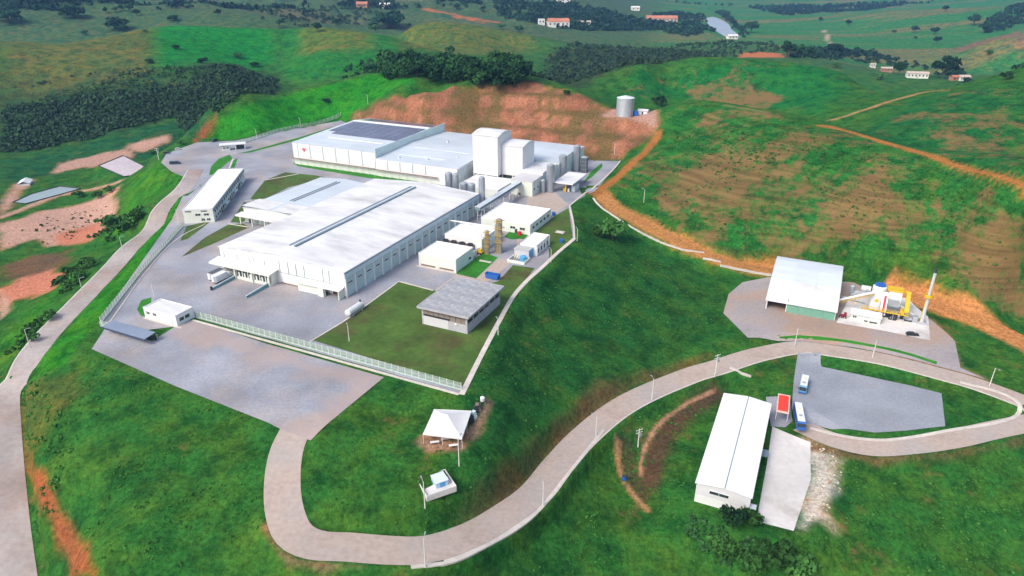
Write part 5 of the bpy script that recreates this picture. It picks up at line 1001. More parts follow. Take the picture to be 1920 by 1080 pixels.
for px_, py_, sx, sy, lab in ((1050,436,4.2,2.8,'pale concrete slab cover on the upper lawn'),(910,491,5.5,1.2,'pale strip cover on the bright lawn')):
    p = at(px_, py_); t = thing('slab_cover', lab, 'slab', p, .1, RF); box(t, 'slab', -sx/2, sx/2, -sy/2, sy/2, 0, .25, M_KERB); box(t, 'hatch', -sx/4, sx/4, -sy/4, sy/4, .25, .32, M_CONC)
p = at(1170,882+20,-24); pb = G(1170, 899); t = thing('barrel', 'blue barrel beside the eroded earth track', 'barrel', pb); cyl(t, 'drum', 0, 0, [(.7, -.2), (.75, .5), (.7, 1.4)], M_BLUE, 14); cyl(t, 'lid', 0, 0, [(.72, 1.4), (.6, 1.5)], M_DARK, 14)
pb = at(1573, 597, -19.2); t = thing('tractor', 'small dark red tractor at the corner of the biomass shed', 'tractor', pb, -19.1, RF); multi(t, 'body', [(0, 2.6, .2, 1.3, .7, 1.6), (1.5, 2.6, .1, 1.4, 1.6, 2.6)], mat('dark red paint', (.25,.03,.05), .5, .1, 1, world=False)); wheels(t, (.5, 2.1), 1.5, .6, .3)

# ------------------------------------------------------------------ tent, transformer, red shelter
tp = [G(793,813)*0+at(793,813,2.0), at(866,821,2.0), at(884,770,2.0), at(814,767,2.0)]
zt = float(hgt(*at(838,830,-3))); tp = [at(x, y, zt+3.0) for x, y in ((793,813),(866,822),(884,770),(814,767))]; ct = sum(tp)/4
t = thing('party_tent', 'white pointed marquee tent on a trodden patch', 'tent', ct, zt); V = [(p[0]-ct[0], p[1]-ct[1], 3.0) for p in tp]+[(0, 0, 5.6)]; 
mid = []
for i in range(4):
    a_, b_ = Vector(V[i]), Vector(V[(i+1) % 4]); ap = Vector(V[4]); R_ = 5; N_ = 8; vv = []; ff = []
    for j in range(R_+1):
        for k in range(N_+1):
            e = a_.lerp(b_, k/N_); s = j/R_; p = e.lerp(ap, s); p.z = 3.0+2.6*(s**1.35)+.10*math.sin(k*math.pi*2)*(1-s)-.08*math.sin(math.pi*k/N_)*(1-s); vv.append(tuple(p))
    for j in range(R_):
        for k in range(N_): ff.append((j*(N_+1)+k, j*(N_+1)+k+1, (j+1)*(N_+1)+k+1, (j+1)*(N_+1)+k))
    put(mesh_of('canopy_panel', vv, ff, M_TENT, True), 'canopy_panel', t)
    put(mesh_of('valance', [tuple(a_), tuple(b_), tuple(b_-Vector((0, 0, .45))), tuple(a_-Vector((0, 0, .45)))], [(0, 1, 2, 3)], M_TENT), 'valance', t)
    for k in (0, .5): p = a_.lerp(b_, k); bars(t, 'pole', [((p.x, p.y, -.3), (p.x, p.y, 3.0), .07)], M_WHITE, n=6)
for px_, py_, lab in ((815,828,'folding table under the left front of the tent'),(850,834,'folding table under the right front of the tent'),(835,822,'folding table deeper under the tent')):
    p = at(px_, py_, zt+.8); f_ = thing('folding_table', lab, 'table', p, zt, .2); box(f_, 'top', -1.2, 1.2, -.4, .4, .72, .78, M_WHITE)
    for x, y in ((-1.1, -.35), (1.0, -.35), (-1.1, .3), (1.0, .3)): box(f_, 'leg', x, x+.06, y, y+.06, -.1, .72, M_GALV)
for k, (px_, py_, c_, lab) in enumerate(((905,757,M_WHITE,'white water tank on a stand at the head of the clutter by the tent'),(893,772,M_DARK,'dark stacked crates beside the tent'),(884,792,M_DARK,'dark generator box at the tent corner'),(890,783,M_PANEL,'green sheet leaning by the tent clutter'),(898,768,M_BROWN,'brown pallet pile near the white water tank'))):
    p = G(px_, py_); t = thing('site_clutter', lab, 'clutter', p, None, .4*k)
    if k == 0: cyl(t, 'tank', 0, 0, [(.6, 1.0), (.7, 1.4), (.7, 2.2), (.3, 2.5)], M_WHITE, 14); bars(t, 'leg', [((x, y, -.3), (x, y, 1.05), .09) for x in (-.7, .7) for y in (-.7, .7)], M_GALV, n=4)
    else:
        for j in range(3): box(t, 'crate', -1.0+.25*j, .6+.2*j, -.6+.3*j, .6+.2*j, -.3 if j == 0 else .6*j, .6*(j+1)-.02, c_)
pt = G(818, 910); t = thing('transformer', 'blue white transformer box inside a low pale enclosure', 'transformer', pt, None, math.radians(28)); multi(t, 'plinth', [(-4.0, 4.0, -3.6, 3.6, -.8, .25)], M_CONC); multi(t, 'enclosure', [(-4.0, 4.0, -3.6, -3.4, .25, 1.0), (-4.0, 4.0, 3.4, 3.6, .25, 1.0), (-4.0, -3.8, -3.4, 3.4, .25, 1.0), (3.8, 4.0, -3.4, 3.4, .25, 1.0)], M_POST); box(t, 'cabinet', -.6, 2.6, -1.6, 1.8, .25, 1.9, mat('pale blue cabinet', (.42,.60,.78), .5, .05, 1, world=False)); box(t, 'cabinet_roof', -.75, 2.75, -1.75, 1.95, 1.9, 2.05, mat('white blue lid', (.66,.76,.84), .5, .05, 1, world=False)); box(t, 'door', .4, 1.8, -1.66, -1.61, .4, 1.75, M_LBLUE)
zs = -22.4; sp = [at(x, y, zs+3.2) for x, y in ((1455,770),(1479,775),(1482,744),(1460,737))]; c_ = sum(sp)/4; ux = sp[1]-sp[0]; rz = math.atan2(ux[1], ux[0]); t = thing('red_shelter', 'red roofed pedestrian shelter between shed and bus', 'shelter', c_, zs, rz); a_, b_ = np.linalg.norm(sp[1]-sp[0])/2, np.linalg.norm(sp[3]-sp[0])/2
prism(t, 'roof', [(-a_*.8, 3.1), (0, 3.35), (a_*.8, 3.1), (a_*.8, 3.2), (0, 3.45), (-a_*.8, 3.2)], -b_*.85, b_*.85, mat('bright red roof', (.80,.06,.035), .5, .06, .6, world=False)); multi(t, 'roof_frame', [(-a_, a_, -b_, -b_*.86, 2.95, 3.25), (-a_, a_, b_*.86, b_, 2.95, 3.25), (-a_, -a_*.81, -b_*.86, b_*.86, 2.95, 3.25), (a_*.81, a_, -b_*.86, b_*.86, 2.95, 3.25)], mat('pink cream frame', (.72,.50,.42), .7, world=False))
for x in (-1, 1):
    for y in (-1, 1): bars(t, 'post', [((x*a_*.9, y*b_*.9, -.3), (x*a_*.9, y*b_*.9, 3.0), .09)], M_WHITE, n=6)

# ------------------------------------------------------------------ lamp posts and power poles
def lamp(label, px, py, H, arm, ang, grp='lamp posts', z=None):
    p = G(px, py) if z is None else at(px, py, z); t = thing('lamp_post', label, 'lamp post', p, None if z is None else z, ang, grp); V = []
    cyl(t, 'pole', 0, 0, [(.17, -.3), (.10, H)], M_POST, 8); bars(t, 'arm', [((0, 0, H-.1), (arm, 0, H+.25), .06)], M_GALV, n=5); box(t, 'luminaire', arm-.1, arm+.75, -.16, .16, H+.18, H+.34, M_GALV)
for px_, py_, H_, an, lab in ((1018,948,8,2.2,'lamp post on the inside of the road where it climbs'),(1117,818,7.5,2.4,'lamp post at the outer road bend, below the bank'),(1222,750,8.5,1.9,'lamp post beside the road at mid slope'),(1490,648,7.5,-1.2,'lamp post opposite the car park entrance'),(1636,670,7.5,-1.4,'lamp post on the road above the car park'),(1855,724,7.5,-1.4,'lamp post where the road meets the loop'),(861,874,8.8,1.2,'lamp post in front of the marquee tent'),(797,953,8.2,2.0,'leaning lamp post beside the transformer'),(798,1064,8.5,1.5,'lamp post at the bottom of the road bend'),
    (57,652,7.5,.3,'lamp post lowest on the left road'),(157,553,7.5,.3,'lamp post on the left road beside the bank shrubs'),(231,473,7.5,.3,'lamp post on the left road above the pink basin'),(335,418,7.0,.3,'lamp post at the corner of the office')): lamp(lab, px_, py_, H_, 1.3, an, 'lamp posts along the roads')
for px_, py_, lab in ((934,628,'lamp post outside the drain beside the lawn'),(1033,492,'lamp post outside the drain at its upper bend'),(1082,452,'lamp post outside the top of the drain'),(655,640,'lamp post in the yard near the white tank'),(440,505,'lamp post beside the lorries'),(290,560,'lamp post behind the gatehouse')): lamp(lab, px_, py_, 6.0, .9, 2.0, 'lamp posts of the yard')
for px_, py_, lab in ((482,262,'lamp post on the rear drive, left'),(564,240,'lamp post on the rear drive, middle'),(690,196,'lamp post on the green ridge'),(1207,380,'slim pole standing alone on the dry hillside'),(1152,290,'lamp post at the end of the cut')): lamp(lab, px_, py_, 7.5, 1.0, 2.5, 'lamp posts at the back')
def power_pole(label, px, py, H):
    t = thing('power_pole', label, 'pole', G(px, py), None, .5, 'power poles'); cyl(t, 'pole', 0, 0, [(.22, -.4), (.14, H)], M_POST, 8)
    for z in (H-.5, H-1.5): multi(t, 'crossarm', [(-1.3, 1.3, -.08, .08, z, z+.16)], M_POST)
    for x in (-1.1, 0.1, 1.1): cyl(t, 'insulator', x, 0, [(.09, H-.34), (.07, H)], M_GALV, 6)
    box(t, 'transformer_can', .2, .9, -.35, .35, H-3.2, H-2.1, M_GALV)
power_pole('power pole with crossarms at the road above the stair gutter', 1340, 707, 9.5); power_pole('thin power pole in the gully below the road', 1196, 838, 7.0); power_pole('power pole at the left end of the rear car park', 298, 300, 8)

# ------------------------------------------------------------------ vegetation
def leaf_mat(name, col, var=.45, tint=.38):
    m = mat(name, col, .9, var, .35, .3, .06, spec=.08, tint=tint); return m
M_LEAF = leaf_mat('tree leaves', (.030, .092, .028)); M_LEAF2 = leaf_mat('darker tree leaves', (.019, .062, .024)); M_LEAF3 = leaf_mat('shrub leaves', (.045, .130, .030)); M_BARK = mat('bark', (.10,.075,.05), .9, .2, 2, world=False)
M_TUFT = leaf_mat('tall grass', (.065, .200, .036), .2, 0); M_SCRUB = leaf_mat('valley scrub leaves', (.034, .068, .034), .4, 0); M_WOODF = leaf_mat('far wood leaves', (.018, .052, .026), .5, 0); M_BRUSH = leaf_mat('hill brush leaves', (.040, .086, .040), .5, 0)
def leaf_quads(cen, nrm_dir, size, r):
    """one bent leaf spray per centre: two triangles"""
    n = len(cen); d = r.normal(size=(n, 3)); d /= np.linalg.norm(d, axis=1)[:, None]
    nn = nrm_dir*.75+d*.65; nn /= np.linalg.norm(nn, axis=1)[:, None]
    u = np.cross(nn, r.normal(size=(n, 3))); u /= np.linalg.norm(u, axis=1)[:, None]; v = np.cross(nn, u); s = size[:, None]
    P = np.stack([cen-u*s-v*s*.55, cen+u*s*.9-v*s*.7, cen+u*s+v*s*.6+nn*s*.25, cen-u*s*.8+v*s*.75-nn*s*.2], 1)
    return P
def crown_points(r, n, lobes):
    out = []; nd = []
    w = np.array([l[3]**2 for l in lobes]); w /= w.sum()
    for k in r.choice(len(lobes), n, p=w):
        x, y, z, R, fz = lobes[k]; d = r.normal(size=3); d /= np.linalg.norm(d)
        if d[2] < -.55: d[2] *= -.5
        rad = R*(.62+.42*r.random()); out.append((x+d[0]*rad, y+d[1]*rad, z+d[2]*rad*fz)); nd.append(d)
    return np.array(out), np.array(nd)
def tree_meshes(seed, spread, n=420, leaf=M_LEAF, leafsize=.055):
    """unit-height tree: trunk with limbs, crown of leaf sprays in uneven lobes"""
    r = np.random.default_rng(seed); lobes = []; V = []; Fc = []
    nl = int(r.integers(6, 10)); th = .20+.08*r.random()
    for k in range(nl):
        a = 2*math.pi*k/nl+r.normal()*.4; rr = spread*(.28+.5*r.random()) if k else 0
        lobes.append((rr*math.cos(a), rr*math.sin(a), .40+.38*r.random()*(1-rr/spread*.5), spread*(.30+.22*r.random()), .8))
    v, f = bar_vf((0, 0, -.06), (0.01, 0, th), .032, 7); 
    for i in range(7, 14): v[i] = tuple(np.array(v[i])*[.7, .7, 1])
    V += v; Fc += f
    for l in lobes:
        v, f = bar_vf((0, 0, th-.04), (l[0]*.8, l[1]*.8, l[2]), .013, 5); k = len(V); V += v; Fc += [tuple(i+k for i in g) for g in f]
    tm = mesh_of('trunk', V, Fc, M_BARK); c, d = crown_points(r, n, lobes); P = leaf_quads(c, d, leafsize*(.6+.8*r.random(n)), r).reshape(-1, 3)
    cm = mesh_of('crown', P, [(4*i, 4*i+1, 4*i+2, 4*i+3) for i in range(n)], leaf); return tm, cm
KIND = {'broad': [tree_meshes(s, .52, 420, M_LEAF2) for s in (1, 2, 3)], 'tall': [tree_meshes(s, .36, 420, M_LEAF) for s in (11, 12, 13)], 'round': [tree_meshes(s, .66, 420, M_LEAF2) for s in (21, 22)], 'bush': [tree_meshes(s, .75, 300, M_LEAF3, .09) for s in (31, 32)]}
KIND['dense'] = []
for sd_ in (41, 42, 43, 44):
    r_ = np.random.default_rng(sd_); lobes = [(.0, 0, .6, .30, .9)]+[(.3*math.cos(a_), .3*math.sin(a_), .25+.45*r_.random(), .17+.1*r_.random(), .95) for a_ in np.linspace(0, 6.28, 9)[:-1]]
    c_, d_ = crown_points(r_, 520, lobes); P_q = leaf_quads(c_, d_, .06*(.6+.8*r_.random(520)), r_).reshape(-1, 3); v_, f_ = bar_vf((0, 0, -.08), (0, 0, .5), .03, 7)
    KIND['dense'].append((mesh_of('trunk', v_, f_, M_BARK), mesh_of('crown', P_q, [(4*i, 4*i+1, 4*i+2, 4*i+3) for i in range(520)], (M_LEAF, M_LEAF2)[sd_ % 2])))
ntree = [0]
def tree(label, px, py, hpx, kind='broad', group=None, name='tree', cat='tree', xy=None, h=None, wide=1.0):
    p = G(px, py) if xy is None else xy; z = float(hgt(*p))
    if h is None: dep = p[1]*CP-(z-CAM_Z)*SP; h = hpx/(FPX/dep)/.97
    k = ntree[0]; ntree[0] += 1; tm, cm = KIND[kind][k % len(KIND[kind])]; t = thing(name, label, cat, p, z, k*2.4, group)
    for me_, nm in ((tm, 'trunk'), (cm, 'crown')): o = put(me_, nm, t); o.scale = (h*wide*(.92+.16*((k*7) % 5)/4),)*2+(h,)
    return t
gl = 'lone trees on the far left hills'
for q in ((18,43,28,'round','dark round tree at the far left edge of the hills'),(137,33,24,'round','dark spreading tree on the far left crest'),(221,56,24,'round','dark round tree just above the left hill crest'),(199,25,12,'broad','small tree left of the far crest group'),(217,24,14,'tall','slim tree second in the far crest group'),(228,21,14,'tall','slim tree in the middle of the far crest group'),(244,22,16,'broad','widest tree of the far crest group'),(257,30,14,'broad','tree at the right end of the far crest group'),(325,40,12,'round','small round bush on the far pasture'),(409,30,13,'broad','lone tree near the end of the far pasture crest'),(160,66,9,'bush','low bush on the near crest left'),(272,62,7,'bush','tiny bush on the near crest'),
          (524,52,20,'tall','tree in the saddle between the left hills'),(596,60,20,'broad','crooked tree on the small knoll crest'),(630,50,18,'tall','tree right of the crooked knoll tree'),(655,48,14,'tall','small tree behind the knoll'),(728,55,34,'round','big dark tree clump behind the knoll'),(704,60,14,'bush','bushes left below the big dark clump'),(768,52,10,'tall','small dark tree right of the big clump'),(857,18,12,'broad','small tree below the far red road'),(905,22,12,'broad','tree on the far bare slope'),(938,55,12,'bush','bush at the foot of the far red scar'),(972,60,12,'bush','dark bush left of the far white house')):
    tree(q[4], q[0], q[1], q[2], 'dense' if q[3] == 'round' else q[3], gl, wide=1.7 if q[3] == 'round' else 1.0)
gr = 'lone trees on the right hills and plain'
for q in ((1237,200,22,'round','dark round bush behind the corrugated tank'),(1768,148,44,'broad','large dark tree standing out beside the village'),(1685,140,26,'broad','tree between the village houses'),(1650,150,14,'bush','bush below the leftmost village house'),(1568,128,12,'bush','bush behind the second hill crest'),(1885,150,18,'round','round bush right of the village'),(1478,108,36,'tall','tall slim tree left of the tree line'),(1496,108,30,'tall','tall tree second in the tree line'),(1520,108,24,'broad','tree third in the tree line'),(1564,105,28,'broad','broad tree in the middle of the tree line'),(1538,42,10,'broad','small tree at the end of the plain road'),(1590,48,12,'broad','tree on the plain edge'),(1772,22,14,'broad','lone tree high on the far right pasture'),(1715,62,14,'broad','tree at the foot of the far right pasture'),(1752,65,16,'broad','tree beside the lower pair on the pasture'),(1756,82,16,'broad','lower tree of the pair on the plain'),(1716,76,10,'tall','small slim tree on the plain'),(1676,62,6,'bush','small bush at the plain edge'),(1854,102,9,'bush','small bush under the brown hill'),(1825,48,22,'broad','tree left of the far right wood'),(1845,62,24,'broad','tree at the lower end of the far right wood'),(1408,62,26,'broad','tree right of the river bend')):
    tree(q[4], q[0], q[1], q[2], q[3], gr)
# the wood behind the cut: every tree its own
wood_pg = [G(*q) for q in ((722,148),(770,150),(830,152),(880,158),(905,160),(985,160))]; back = [p*1.16 for p in wood_pg[::-1]]; wood_pg = wood_pg+back; r_ = np.random.default_rng(5); lo, hi = np.min(wood_pg, 0), np.max(wood_pg, 0); pts = []; tries = 0
while len(pts) < 110 and tries < 20000:
    p = lo+(hi-lo)*r_.random(2); tries += 1
    if poly_sd(wood_pg, np.array([p[0]]), np.array([p[1]]))[0] > 0 and all(np.hypot(*(p-q)) > 7.0 for q in pts): pts.append(p)
ORD = ['leftmost']+[w+' from the left' for w in ('second third fourth fifth sixth seventh eighth ninth tenth eleventh twelfth thirteenth fourteenth fifteenth sixteenth seventeenth eighteenth nineteenth twentieth twenty-first twenty-second twenty-third twenty-fourth twenty-fifth twenty-sixth twenty-seventh twenty-eighth').split()]
pts = sorted(pts, key=lambda p: -poly_sd(back, np.array([p[0]]), np.array([p[1]]))[0] if False else min(np.hypot(*(p-q)) for q in dense(wood_pg[:6], 2))); per = -(-len(pts)//5); rows = []
for k_, rn in enumerate(('front row', 'second row', 'middle row', 'fourth row', 'back row')):
    rows += [(p, rn, o_) for p, o_ in zip(sorted(pts[k_*per:(k_+1)*per], key=lambda p: math.atan2(p[0], p[1])), ORD)]
for k, (p, rn, on) in enumerate(rows):
    tree('tree of the ridge wood, %s, %s' % (rn, on), 0, 0, 0, 'dense', 'trees of the ridge wood', xy=p, h=10+9*r_.random()**1.5)
for q in ((905,166,38,'dense','big dark tree leaning over the top of the red cut'),(935,168,44,'dense','largest tree at the lip of the red cut'),(965,163,34,'dense','dark tree right at the lip of the red cut'),(1062,178,10,'bush','green bush on the shoulder of the red cut'),(845,108,26,'tall','tall tree sticking out above the ridge wood')): tree(q[4], q[0], q[1], q[2], q[3], 'trees at the lip of the cut')
# near shrubs and trees
for q in ((1372,992,58,'broad','open crowned green tree in front of the long shed'),(1408,985,34,'bush','small tree at the corner of the long shed'),(1148,450,38,'bush','dark bush on the bank below the boundary drain'),(1120,442,20,'bush','small bush on the bank near the drain bend'),(205,428,26,'bush','grey green shrub left on the bank under the left road'),(240,430,28,'bush','large shrub on the bank under the left road'),(262,412,18,'bush','shrub at the top of the bank group'),(150,525,22,'bush','shrub beside the left road below the red earth'),(175,500,18,'bush','shrub left of the lamp post bank'),(150,370,14,'bush','small bush above the pink basin'),(185,372,14,'bush','bush at the rim of the pink basin'),(205,362,14,'bush','bush between pink basin and mound'),(92,600,20,'bush','dark shrub left of the left road'),(60,640,18,'bush','dark shrub near the lowest lamp post'),(1455,1060,50,'bush','dark green thicket bush at the bottom edge'),(1400,1065,44,'bush','bush left in the bottom thicket'),(1350,1035,36,'bush','bush above the bottom thicket'),(1500,1075,46,'bush','bush right in the bottom thicket'),(340,272,10,'bush','bush beside the rear car park'),(285,290,10,'bush','bush above the empty basin')): tree(q[4], q[0], q[1], q[2], q[3], 'shrubs near the factory', 'shrub' if q[3] == 'bush' else 'tree', 'shrub' if q[3] == 'bush' else 'tree')

def thicket(name, label, pg_px, n, r0, r1, m, k=16, flat=.8, seed=1, z=None, clump=0):
    r = np.random.default_rng(seed); pg = [G(*q) for q in pg_px]; lo, hi = np.min(pg, 0), np.max(pg, 0); P = np.zeros((0, 2))
    while len(P) < n:
        c = lo+(hi-lo)*r.random((4*n, 2)); ok = poly_sd(pg, c[:, 0], c[:, 1])+fbm(c[:, 0]/14, c[:, 1]/14, 3, seed)*12 > 0
        if clump: ok &= fbm(c[:, 0]/clump, c[:, 1]/clump, 3, seed+4)+.12*r.normal(size=len(c)) > -.02
        if name == 'weeds': ok &= ~paved(c[:, 0], c[:, 1], 1.0)
        P = np.r_[P, c[ok]]
    P = P[:n]; R = r0+(r1-r0)*r.random(n)**3; z = hgt(P[:, 0], P[:, 1]); d = r.normal(size=(n, k, 3)); d /= np.linalg.norm(d, axis=2)[..., None]; d[..., 2] = np.abs(d[..., 2])*.9+.05
    C = np.stack([P[:, 0], P[:, 1], z+R*.35], -1)[:, None]+d*(R[:, None]*(.6+.5*r.random((n, k))))[..., None]*np.array([1, 1, flat*1.3]); Q = leaf_quads(C.reshape(-1, 3), d.reshape(-1, 3), (R[:, None]*(.30+.28*r.random((n, k)))).ravel(), r).reshape(-1, 3)
    o = np_mesh(name, Q, np.arange(len(Q)).reshape(-1, 4), m, True, False); return tagged(o, label, kind='stuff')
thicket('brush_forest', 'dark brush forest on the foot of the left hill', [(0,205),(120,190),(250,172),(330,160),(400,138),(460,132),(520,150),(512,168),(500,178),(430,204),(400,215),(330,222),(150,266),(0,290)], 11000, .7, 2.9, M_BRUSH, 9, seed=3)
thicket('brush_forest', 'loose bushes scattered up the left hill', [(0,160),(150,140),(260,125),(380,125),(480,140),(500,155),(330,165),(120,185),(0,200)], 1500, .4, 1.8, M_BRUSH, 9, seed=4, clump=40)
thicket('scrub_wood', 'greyish scrub wood behind the red cut', [(985,150),(1030,100),(1130,88),(1260,92),(1330,102),(1250,122),(1130,143),(1060,158)], 1500, 1.8, 4.4, M_SCRUB, 14, seed=5)
thicket('scrub_wood', 'bushes behind the second right hill', [(1200,100),(1300,80),(1450,80),(1470,96),(1390,104),(1280,112)], 420, 1.8, 4.5, M_SCRUB, 14, seed=6)
thicket('scrub_wood', 'bush belt left of the ridge wood', [(640,130),(720,100),(740,120),(735,140),(700,138),(640,150)], 200, 1.2, 3.2, M_WOODF, 14, seed=8)
thicket('far_wood', 'dark wooded hill beyond the scrub', [(930,5),(1040,4),(1150,25),(1240,45),(1250,56),(1130,58),(1060,55),(985,42),(930,22)], 1500, 5, 10, M_WOODF, 12, seed=9)
thicket('far_wood', 'riverside wood left of the river', [(1200,36),(1260,22),(1318,26),(1325,48),(1340,60),(1290,70),(1240,60)], 420, 4, 8, M_WOODF, 12, seed=10)
thicket('far_wood', 'tree belt right of the river', [(1342,22),(1366,22),(1382,42),(1402,64),(1398,72),(1386,62),(1374,50),(1362,38)], 120, 4, 8, M_WOODF, 12, seed=11)
thicket('far_wood', 'dark hedgerow along the far side of the plain', [(1240,2),(1560,10),(1640,5),(1760,2),(1700,9),(1600,22),(1480,30),(1400,12),(1300,8)], 700, 5, 10, M_WOODF, 12, seed=12)
thicket('far_wood', 'wood on the far right hillside', [(1840,45),(1880,25),(1918,10),(1918,45),(1880,58),(1850,68)], 260, 4, 8, M_WOODF, 12, seed=13)
thicket('hedgerow', 'dark tree belt behind the second hill and the village', [(1470,92),(1560,90),(1640,98),(1660,110),(1760,118),(1920,128),(1920,140),(1800,132),(1700,124),(1600,116),(1480,108)], 420, 2.5, 6.0, M_WOODF, 16, seed=14)
thicket('hedgerow', 'scattered trees on the distant left pasture', [(440,20),(620,8),(720,20),(720,48),(560,52),(470,48)], 260, 2.5, 6, M_SCRUB, 12, seed=15, clump=60)
thicket('far_wood', 'dark wood at the top left corner', [(0,4),(60,6),(110,18),(120,24),(60,18),(0,26)], 160, 4, 8, M_WOODF, 12, seed=16)
thicket('far_wood', 'tree patches on the top left slopes', [(280,2),(380,2),(400,8),(350,22),(300,24)], 120, 4, 8, M_WOODF, 12, seed=17)
thicket('far_wood', 'bushes dotting the farthest left slopes', [(0,0),(900,0),(900,14),(600,12),(400,10),(0,12)], 500, 5, 10, M_WOODF, 10, seed=18, clump=120)
thicket('weeds', 'low weeds and bushes on the right bank of the plateau', [(890,735),(965,570),(1085,455),(1110,380),(1200,445),(1340,530),(1360,610),(1200,680),(1060,750),(940,870)], 700, .2, .5, M_TUFT, 9, .5, 20, clump=14)
thicket('weeds', 'leafy weeds on the dry right hillside', [(1170,370),(1250,260),(1450,230),(1640,280),(1900,380),(1905,580),(1700,540),(1450,490),(1300,455)], 1500, .25, .95, M_LEAF3, 10, .5, 21, clump=18)
thicket('weeds', 'dark weeds in the grassy gully and lower slope', [(1000,1075),(1060,960),(1160,830),(1300,760),(1290,960),(1420,1000),(1560,1000),(1600,880),(1900,840),(1915,1075)], 1100, .2, .55, M_TUFT, 9, .5, 22, clump=16)
thicket('weeds', 'weeds on the field in front of the plateau', [(110,760),(170,670),(530,815),(500,930),(560,1060),(180,1070)], 600, .2, .5, M_TUFT, 9, .5, 23, clump=16)
thicket('weeds', 'weeds around the tent field', [(560,850),(720,720),(870,750),(940,880),(850,980),(720,1010),(580,1000)], 350, .2, .45, M_TUFT, 9, .5, 24, clump=14)
thicket('weeds', 'shrubs in the hollow under the green mound', [(188,450),(200,420),(262,398),(250,432),(195,470)], 170, .6, 2.0, M_LEAF3, 14, .8, 25)
thicket('weeds', 'shrubs below the red earth patch', [(110,540),(125,508),(185,478),(165,515),(112,560)], 130, .6, 1.8, M_LEAF3, 14, .8, 27)
thicket('weeds', 'shrubs low on the bank at the left edge', [(20,660),(60,605),(100,590),(70,635),(30,670)], 90, .5, 1.4, M_LEAF3, 14, .8, 28)
thicket('weeds', 'weeds scattered on the pink earth', [(0,440),(100,410),(200,375),(170,440),(60,455),(0,468)], 60, .4, 1.2, M_LEAF3, 12, .7, 29, clump=10)
thicket('weeds', 'tufts along the eroded cut bottom left', [(40,760),(80,740),(150,900),(190,1060),(170,1070),(90,900)], 200, .25, .8, M_TUFT, 12, .6, 26)

# ------------------------------------------------------------------ houses far off
def house(label, px, py, w_, d_, h_, wallm, roofm, rz, name='house', nwin=4, gable=True, group='far houses'):
    t = thing(name, label, 'house', G(px, py), None, rz, group); box(t, 'wall', 0, w_, 0, d_, -2, h_, wallm)
    if gable: prism(t, 'roof', [(-.8, h_-.1), (d_/2, h_+d_*.22), (d_+.8, h_-.1), (d_+.8, h_+.2), (d_/2, h_+d_*.22+.3), (-.8, h_+.2)], -.8, w_+.8, roofm, 'x')
    else: box(t, 'roof', -.3, w_+.3, -.3, d_+.3, h_, h_+.5, roofm)
    for k in range(nwin): box(t, 'window', w_*(k+.3)/nwin, w_*(k+.7)/nwin, -.15, -.01, h_*.4, h_*.72, M_GLASS)
    box(t, 'door', w_*.46, w_*.46+1.1, -.14, -.01, 0, 2.1, M_BROWN)
M_HW = mat('whitewashed wall', (.78,.76,.70), .8, .05, .5, world=False); M_TILE = mat('terracotta roof', (.50,.20,.12), .85, .15, .5, world=False); M_TILE2 = mat('pale tile roof', (.55,.45,.38), .85, .12, .5, world=False); M_BRICK = mat('bare brick wall', (.42,.22,.14), .9, .15, .6, world=False)
house('long white village house with a row of windows', 1700, 146, 26, 9, 6, M_HW, M_TILE2, -.25, nwin=6); house('brick village house left of the long white one', 1652, 134, 17, 8, 5, M_BRICK, M_TILE2, -.2); house('small white house at the left end of the village', 1632, 126, 8, 7, 4.5, M_HW, M_TILE2, -.2, nwin=2); house('brick house at the right end of the village', 1786, 152, 10, 8, 5, M_BRICK, M_TILE, .1, nwin=2); house('white roofed house at the right end of the village', 1800, 152, 14, 9, 5, M_HW, M_TILE2, .1)
house('red roofed barn at the foot of the wooded hill', 1028, 50, 48, 30, 10, M_HW, M_TILE, .1, nwin=5); house('small white cube house left of the red roofed barn', 1010, 46, 14, 12, 11, M_HW, M_HW, .1, nwin=2, gable=False); house('pale shed right of the red roofed barn', 1084, 47, 30, 14, 6, M_HW, M_TILE2, .05); house('long pale factory roof beside the riverside wood', 1212, 40, 85, 30, 8, M_TILE2, M_TILE, -.1, nwin=8); house('tiny red house on the far left crest', 668, 14, 26, 20, 8, M_BRICK, M_TILE, 0, nwin=2); house('white sheds near the river mouth', 1366, 73, 22, 12, 6, M_HW, M_HW, .2, nwin=3); house('white house at the top of the wooded hill', 1043, 4, 40, 20, 10, M_HW, M_TILE2, 0, nwin=3); house('white far shed under the hedgerow', 1184, 19, 26, 16, 8, M_HW, M_HW, 0, nwin=2); house('white shed in the valley left of the red house', 712, 14, 24, 14, 7, M_HW, M_HW, 0, nwin=2)
pt = G(48, 345); t = thing('white_tarp', 'white tarpaulin shed on the pink earth in the valley', 'shed', pt, None, .4); prism(t, 'roof', [(-4, 1.5), (0, 3.2), (4, 1.5), (4, 1.6), (0, 3.35), (-4, 1.6)], -6, 6, M_WHITE); box(t, 'wall', -3.6, 3.6, -5.5, 5.5, -1, 1.5, M_WHITE)

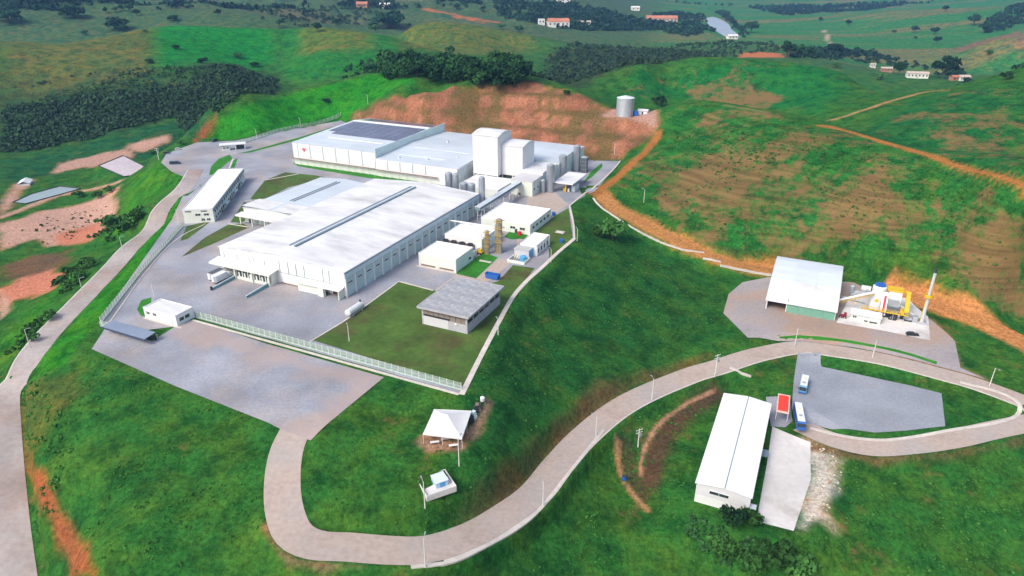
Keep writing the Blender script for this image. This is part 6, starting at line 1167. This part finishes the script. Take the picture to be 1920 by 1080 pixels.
# rubble on the raw ground beside the forecourt
r = np.random.default_rng(77); pg = gp((1518,835),(1566,852),(1572,905),(1552,968),(1502,992),(1524,900)); lo, hi = np.min(pg, 0), np.max(pg, 0); c = lo+(hi-lo)*r.random((1500, 2)); c = c[poly_sd(pg, c[:, 0], c[:, 1])+fbm(c[:, 0]/4, c[:, 1]/4, 3, 6)*4 > 0][:200]; n = len(c); sz = .10+.22*r.random(n)**2
base = np.array([(-1,-1,-.6),(1,-1,-.6),(1,1,-.6),(-1,1,-.6),(-.6,-.7,.5),(.7,-.6,.7),(.6,.7,.4),(-.7,.6,.6)]); Vr = (base[None]*(.7+.6*r.random((n, 8, 3))))*sz[:, None, None]+np.c_[c, hgt(c[:, 0], c[:, 1])+.1][:, None]
Qr = (np.array(BOXF)[None]+8*np.arange(n)[:, None, None]).reshape(-1, 4); tagged(np_mesh('rubble', Vr.reshape(-1, 3), Qr, mat('rubble stone', (.60,.56,.48), .9, .2, .5, .15, .1, col2=(.40,.22,.13), thr=(.54,.62), c2scale=.35), True, False), 'pale and rusty rubble beside the concrete forecourt', kind='stuff')

thicket('bush_thicket', 'dark leafy thicket at the bottom edge below the long shed', [(1285,968),(1420,1000),(1500,1012),(1540,1070),(1330,1075)], 150, .4, 1.4, M_LEAF, 14, .8, 41, clump=9)
for q in ((330,92,9,'small dark bush on the upper lush hill'),(446,108,10,'dark bush pair on the right of the lush hill'),(380,118,10,'purple grey bush in the middle of the lush hill'),(430,127,9,'low bush under the bush pair'),(478,125,9,'dark bush near the crease of the lush hill'),(280,118,9,'dark bush on the tan shoulder'),(612,192,9,'lone bush on the bright green ridge'),(690,128,12,'dark bush left of the ridge wood')): tree(q[3], q[0], q[1], q[2], 'dense', 'bushes dotted on the left hill', 'shrub', 'shrub', wide=1.8)

# ------------------------------------------------------------------ haze: the valley air
me = bpy.data.meshes.new('haze'); bm = bmesh.new(); X0, X1, Y0, Y1, Z0, Z1 = -6700, 6700, -300, 7900, float(HH.min())-3, 140
vs = [bm.verts.new(p) for p in ((X0,Y0,Z0),(X1,Y0,Z0),(X1,Y1,Z0),(X0,Y1,Z0),(X0,Y0,Z1),(X1,Y0,Z1),(X1,Y1,Z1),(X0,Y1,Z1))]
for f in BOXF: bm.faces.new([vs[i] for i in f])
bm.to_mesh(me); bm.free(); haze = bpy.data.objects.new('haze', me); COL.objects.link(haze); haze['kind'] = 'stuff'; haze['label'] = 'thin blue haze filling the valley air'
hm = bpy.data.materials.new('valley haze'); hm.use_nodes = True; nt = hm.node_tree; nt.nodes.clear()
out = nt.nodes.new('ShaderNodeOutputMaterial'); pv = nt.nodes.new('ShaderNodeVolumePrincipled'); pv.inputs['Color'].default_value = (.26, .52, 1.0, 1); pv.inputs['Density'].default_value = .000085; pv.inputs['Anisotropy'].default_value = .1
nt.links.new(pv.outputs[0], out.inputs['Volume']); me.materials.append(hm)
